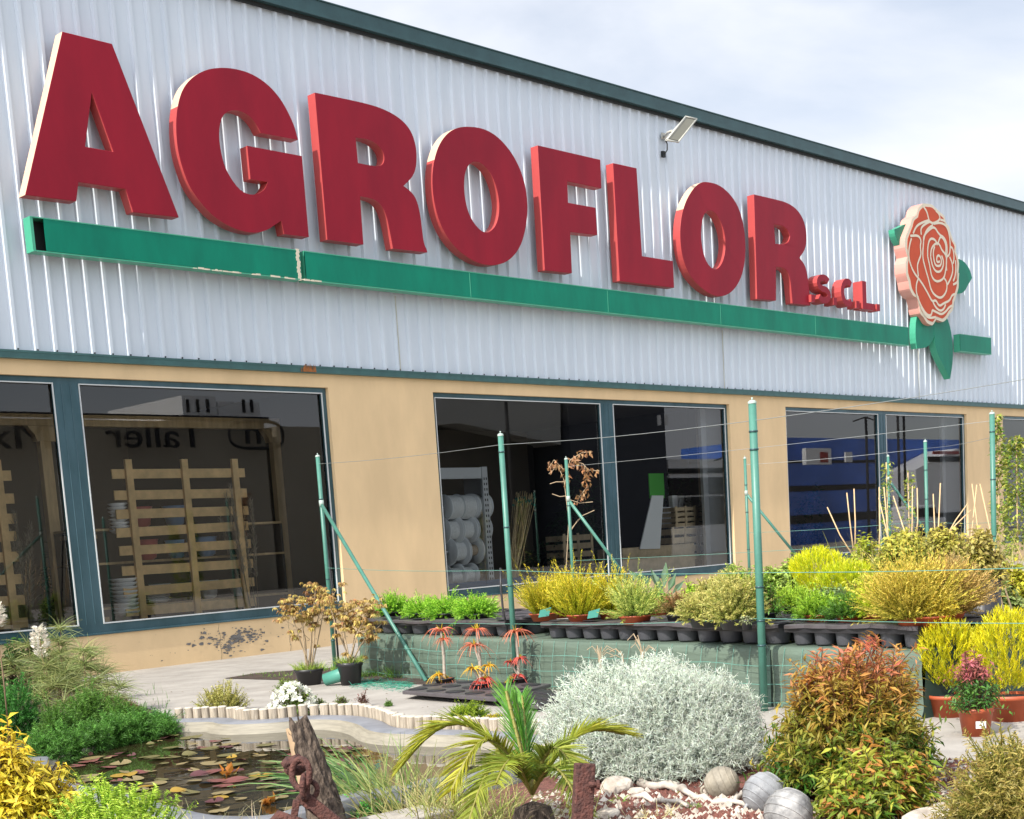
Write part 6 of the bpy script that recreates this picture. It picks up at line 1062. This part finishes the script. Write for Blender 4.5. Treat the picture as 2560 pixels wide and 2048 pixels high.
climber(2222, 1400, 1160, 40, 'thin climber twining up the post with strut before the third window', 84, n=260); climber(2275, 1400, 1185, 34, 'sparse climber on the long strut before the third window', 85, n=220)
# bamboo stakes
STK = ((2068, 1268, 2122, 1368), (2117, 1232, 2130, 1345), (2135, 1222, 2137, 1345), (2197, 1245, 2226, 1400), (2198, 1218, 2196, 1380), (2210, 1218, 2225, 1400), (2233, 1240, 2290, 1420), (2281, 1215, 2279, 1340), (2293, 1220, 2288, 1345), (2333, 1235, 2342, 1400), (2351, 1208, 2345, 1395), (2430, 1210, 2456, 1395), (2442, 1212, 2426, 1360), (2450, 1210, 2490, 1400), (2420, 1258, 2380, 1320), (2428, 1275, 2375, 1330), (2458, 1450, 2460, 1570), (2498, 1480, 2520, 1570), (2512, 1470, 2540, 1560))
for i, (u0, v0, u1, v1) in enumerate(STK):
    dp = 14.5 + rng.normal(0, .5) if v1 < 1500 else 10.2; lo = Zp(u1, v1, dp); hi_ = Zp(u0, v0, dp); ext = lo + (lo - hi_) * (.35 if v1 < 1500 else .1); b = B(); b.tube([ext, (ext + hi_) / 2 + rng.normal(0, .008, 3), hi_], [.008, .007, .006], 6)
    tag(b.link('bamboo_stake', M['stake']), ('slanting' if abs(u1 - u0) > 20 else 'upright') + ' bamboo stake, ' + (ORD[[q[0] for q in sorted(enumerate(STK), key=lambda q: q[1][0])].index(i)]) + ' stake top counted from the left', 'stake', 'bamboo stakes at the right')
# strelitzia leaves behind the bench
p = G(1655, 1500, .5); s_ = sc(p); t = thing('strelitzia', 'broad grey green paddle leaves rising behind the bench, between strut and post', 'plant', (p[0], p[1], 0)); f = F(); r_ = np.random.default_rng(4)
for (u, v, ln, wd) in ((1665, 1405, .30, .10), (1628, 1420, .26, .09), (1690, 1432, .24, .08), (1712, 1450, .22, .07), (1645, 1440, .22, .09), (1600, 1432, .2, .08), (1572, 1425, .2, .09)):
    e = Zp(u, v, (R.T @ (p - CAM))[2]) - p; base = np.array([e[0] * .2, e[1] * .2, 0]); d = _n(e - base); q = e - d * ln; f.leaves(np.array([q]), np.array([d]), np.array([tocam + mr * r_.normal(0, .5)]), ln, wd, np.array([[.10, .20, .09]]), fold=.3, droop=.05); f.leaves(np.array([q]), np.array([d]), np.array([tocam + mr * r_.normal(0, .5)]), ln, wd, np.array([[.22, .32, .2]]), fold=.25, droop=.05); f.sticks(np.array([base + [0, 0, -.1]]), np.array([q]), .007, .005, np.array([[.14, .24, .1]]))
o = fchild(f, 'leaves', LEAF, t) if False else f.link('leaves', LEAF, t); o.location.z = .5
b = B(); b.lathe((0, 0, 0), [(0, 0), (.14, 0), (.17, .5), (0, .5)], 14); b.link('pot', M['black'], t, fix=False)
# withered vine on the post
t = thing('withered_vine', 'withered brown climbing vine hanging from the post before the second window', 'dead vine', B1); dpt = (R.T @ (B1 - CAM))[2]; b = B(); f = F(); r_ = np.random.default_rng(8)
for pl in ([(1415, 1430), (1422, 1300), (1410, 1200), (1395, 1165), (1372, 1185)], [(1412, 1210), (1425, 1150), (1455, 1132), (1478, 1130)], [(1425, 1150), (1458, 1160), (1470, 1175), (1498, 1178)], [(1462, 1165), (1462, 1200), (1470, 1215), (1450, 1240), (1443, 1255)], [(1410, 1175), (1385, 1150), (1372, 1170)], [(1410, 1205), (1390, 1205), (1375, 1210)], [(1415, 1240), (1400, 1242), (1380, 1235)], [(1425, 1250), (1450, 1258), (1482, 1255)], [(1430, 1320), (1455, 1290), (1486, 1276)], [(1425, 1330), (1445, 1300), (1455, 1295)]):
    P = [Zp(u, v, dpt - .06) - B1 for u, v in pl]; b.tube(P, .0055, 5)
    if pl[0][1] < 1235 and pl[0][1] != 1205 or pl[0] == (1412, 1210):
        for a, c in zip(P[:-1], P[1:]):
            m = int(np.linalg.norm(c - a) * 75) + 2; q = a + (c - a) * r_.random((m, 1)) + r_.normal(0, .02, (m, 3)); 
            if a[2] > 1.7: f.leaves(q, np.tile([[0, 0, -1.]], (m, 1)) + r_.normal(0, .5, (m, 3)), r_.normal(0, 1, (m, 3)), r_.uniform(.05, .09, m), .035, jit(mixc((.24, .11, .04), (.55, .32, .16), r_.random(m))), fold=.4)
b.link('stem', M['twigl'], t, fix=False); f.link('dry_leaves', LEAF, t)
# tags and hanging black hose, red flower spikes by the silver bush
for i, (u, v, lab) in enumerate(((1362, 1532, 'green and white plant tag in front of the first golden juniper'), (1484, 1535, 'curled green plant tag right of the biggest golden juniper'), (1530, 1520, 'white and green plant tag behind the curled one'), (1622, 1518, 'pale plant tag behind the light green juniper'))):
    p = G(u, v + 14, .62); dp = (R.T @ (p - CAM))[2]; q = [Zp(u + a, v + c, dp) for a, c in ((-16, 12), (-12, -6), (16, -14), (10, 8))]; b = B(); b.add(q + [x - tocam * .002 for x in q], [(0, 1, 2, 3), (7, 6, 5, 4)]); tag(b.link('plant_tag', M['tag_g'] if i < 2 else M['label'], fix=False), lab, 'tag', 'plant tags on the bench')
dp2 = (R.T @ (P2 - CAM))[2]; b = B(); b.tube([Zp(u, v, dp2 + .06) for u, v in ((1251, 1420), (1252, 1470), (1258, 1530), (1270, 1580))], .010, 8); tag(b.link('black_hose', M['black']), 'black hose hanging down behind the second fence post', 'hose')
dp1 = (R.T @ (P1 - CAM))[2]; b = B(); b.tube([Zp(u, v, dp1 + .05) for u, v in ((797, 1150), (800, 1200), (812, 1330), (832, 1480), (846, 1650))], .012, 8); tag(b.link('black_hose', M['black']), 'black hose running down behind the leftmost fence post', 'hose')
t, H_, Rr = plant('red_crassula', 'coral red spiky succulent peeping over the silver bush left of the nearest post', 'succulent', 1820, 1735, 1655, 130); f = F()
for i in range(24): q = np.array([rng.uniform(-Rr, Rr) * ml[0], rng.uniform(-Rr, Rr) * ml[1], 0]); q = np.array([ml[0], ml[1], 0]) * rng.uniform(-Rr, Rr); hh2 = H_ * rng.uniform(.5, 1); n = 30; zz = rng.uniform(.2, 1, n) * hh2; f.leaves(q + np.stack([np.zeros(n), np.zeros(n), zz], 1), np.stack([rng.normal(0, 1, n), rng.normal(0, 1, n), np.ones(n) * 1.1], 1), rng.normal(0, 1, (n, 3)), .05, .012, jit(np.tile([[.58, .15, .12]], (n, 1)))); f.sticks(np.array([q]), np.array([q + [0, 0, hh2]]), .005, .003, np.array([[.4, .15, .1]]))
f.link('foliage', LEAF, t)
t, H_, Rr = plant('red_crassula', 'coral red spiky succulent right of the nearest post before the bench', 'succulent', 1925, 1750, 1660, 40); f = F()
for i in range(9): q = np.array([ml[0], ml[1], 0]) * rng.uniform(-Rr, Rr); hh2 = H_ * rng.uniform(.5, 1); n = 30; zz = rng.uniform(.2, 1, n) * hh2; f.leaves(q + np.stack([np.zeros(n), np.zeros(n), zz], 1), np.stack([rng.normal(0, 1, n), rng.normal(0, 1, n), np.ones(n) * 1.1], 1), rng.normal(0, 1, (n, 3)), .05, .014, jit(np.tile([[.64, .15, .11]], (n, 1))))
f.link('foliage', LEAF, t)
for i, (u, v, h_, lab) in enumerate(((1500, 1665, 60, 'withered brown flower stalk over the left of the silver bush'), (1607, 1665, 85, 'withered looping flower stalk over the middle of the silver bush'), (1560, 1660, 40, 'thin yellow green sprig over the silver bush'))):
    p = Zp(u, v, sc(G(1650, 1900)) ** -1 * FP); b = B(); s_ = sc(p)
    for k in range(9 if i != 2 else 4): a = rng.uniform(-1, 1); hh2 = h_ / s_ * rng.uniform(.5, 1); b.tube([p + [0, 0, -.15], p + [0, 0, hh2 * .6] + mr * a * .01, p + mr * a * .05 + [0, 0, hh2], p + mr * a * .09 + [0, 0, hh2 * .8]], .0025, 4)
    tag(b.link('dry_stalk', M['twigl'], fix=False), lab, 'dry stalk')

# fallen leaves and bits of soil blown over the slab
f = F(); n = 420; us = rng.uniform(330, 2500, n); vs_l = rng.uniform(1690, 2010, n); P = np.array([G(u, v, .012) for u, v in zip(us, vs_l)]); keep = [not inside(p, Pout) for p in P]; P = P[keep]; n = len(P)
f.leaves(P, np.stack([rng.normal(0, 1, n), rng.normal(0, 1, n), rng.normal(.05, .08, n)], 1), np.tile([[0, 0, 1.]], (n, 1)) + rng.normal(0, .25, (n, 3)), rng.uniform(.012, .038, n), rng.uniform(.006, .016, n), jit(mixc((.10, .06, .03), (.36, .25, .11), rng.random(n)), .3)); o = f.link('leaf_litter'); o['kind'] = 'stuff'

t = thing('wild_shoots', 'loose pale yellow shoots rising behind the big bronze juniper', 'shrub', (*G(2330, 1480, .6)[:2], 0)); f = F(); n = 900; P = np.stack([rng.normal(0, .5, n) * ml[0] + rng.normal(0, .15, n), rng.normal(0, .5, n) * ml[1] + rng.normal(0, .15, n), rng.uniform(.45, .85, n)], 1); f.blades(P, np.stack([rng.normal(0, .35, n), rng.normal(0, .35, n), np.ones(n)], 1), rng.uniform(.15, .5, n), .007, jit(mixc((.34, .34, .08), (.78, .66, .26), rng.random(n))), bend=.18, seg=4); f.link('shoots', LEAF, t)

FR = [((.06, .24, .02), (.26, .52, .05)), ((.16, .34, .02), (.52, .70, .06)), ((.30, .40, .03), (.74, .76, .08)), ((.08, .20, .05), (.30, .44, .16))]
for i, (u, vt, w_, ci, nd, lab) in enumerate(((1425, 1462, 90, 1, 1, 'fresh green juniper in the second row left of the biggest golden one'), (1500, 1448, 100, 0, 1, 'mid green plant filling the second row behind the biggest golden juniper'), (1575, 1470, 90, 2, 0, 'yellow green leafy plant in the second row behind the light juniper'), (1640, 1478, 80, 0, 0, 'fresh green leafy plant in the second row beside the strelitzia'), (1735, 1462, 90, 1, 0, 'lime green leafy plant in the second row behind the dark red one'), (1880, 1450, 90, 2, 1, 'yellow green conifer in the second row behind the nearest post'), (1985, 1470, 100, 1, 1, 'lime green conifer in the second row right of the nearest post'), (2075, 1475, 90, 3, 0, 'grey green plant in the second row under the golden conifer'), (2165, 1440, 120, 2, 0, 'yellow green plant in the second row left of the bronze juniper'), (2230, 1425, 110, 1, 1, 'lime green conifer behind the left flank of the bronze juniper'))):
    c0, c1 = FR[ci]; fn = jun(c0, c1, n=260, tl=.15, seed=200 + i, up=.8, inner=.2) if nd else lef(c0, c1, n=210, tl=.12, ll=.034, lw=.015, seed=200 + i, up=.7, inner=.25); bench('potted_shrub', lab, 'potted shrub', u, 1538, vt, w_, 'black', 60, fn)
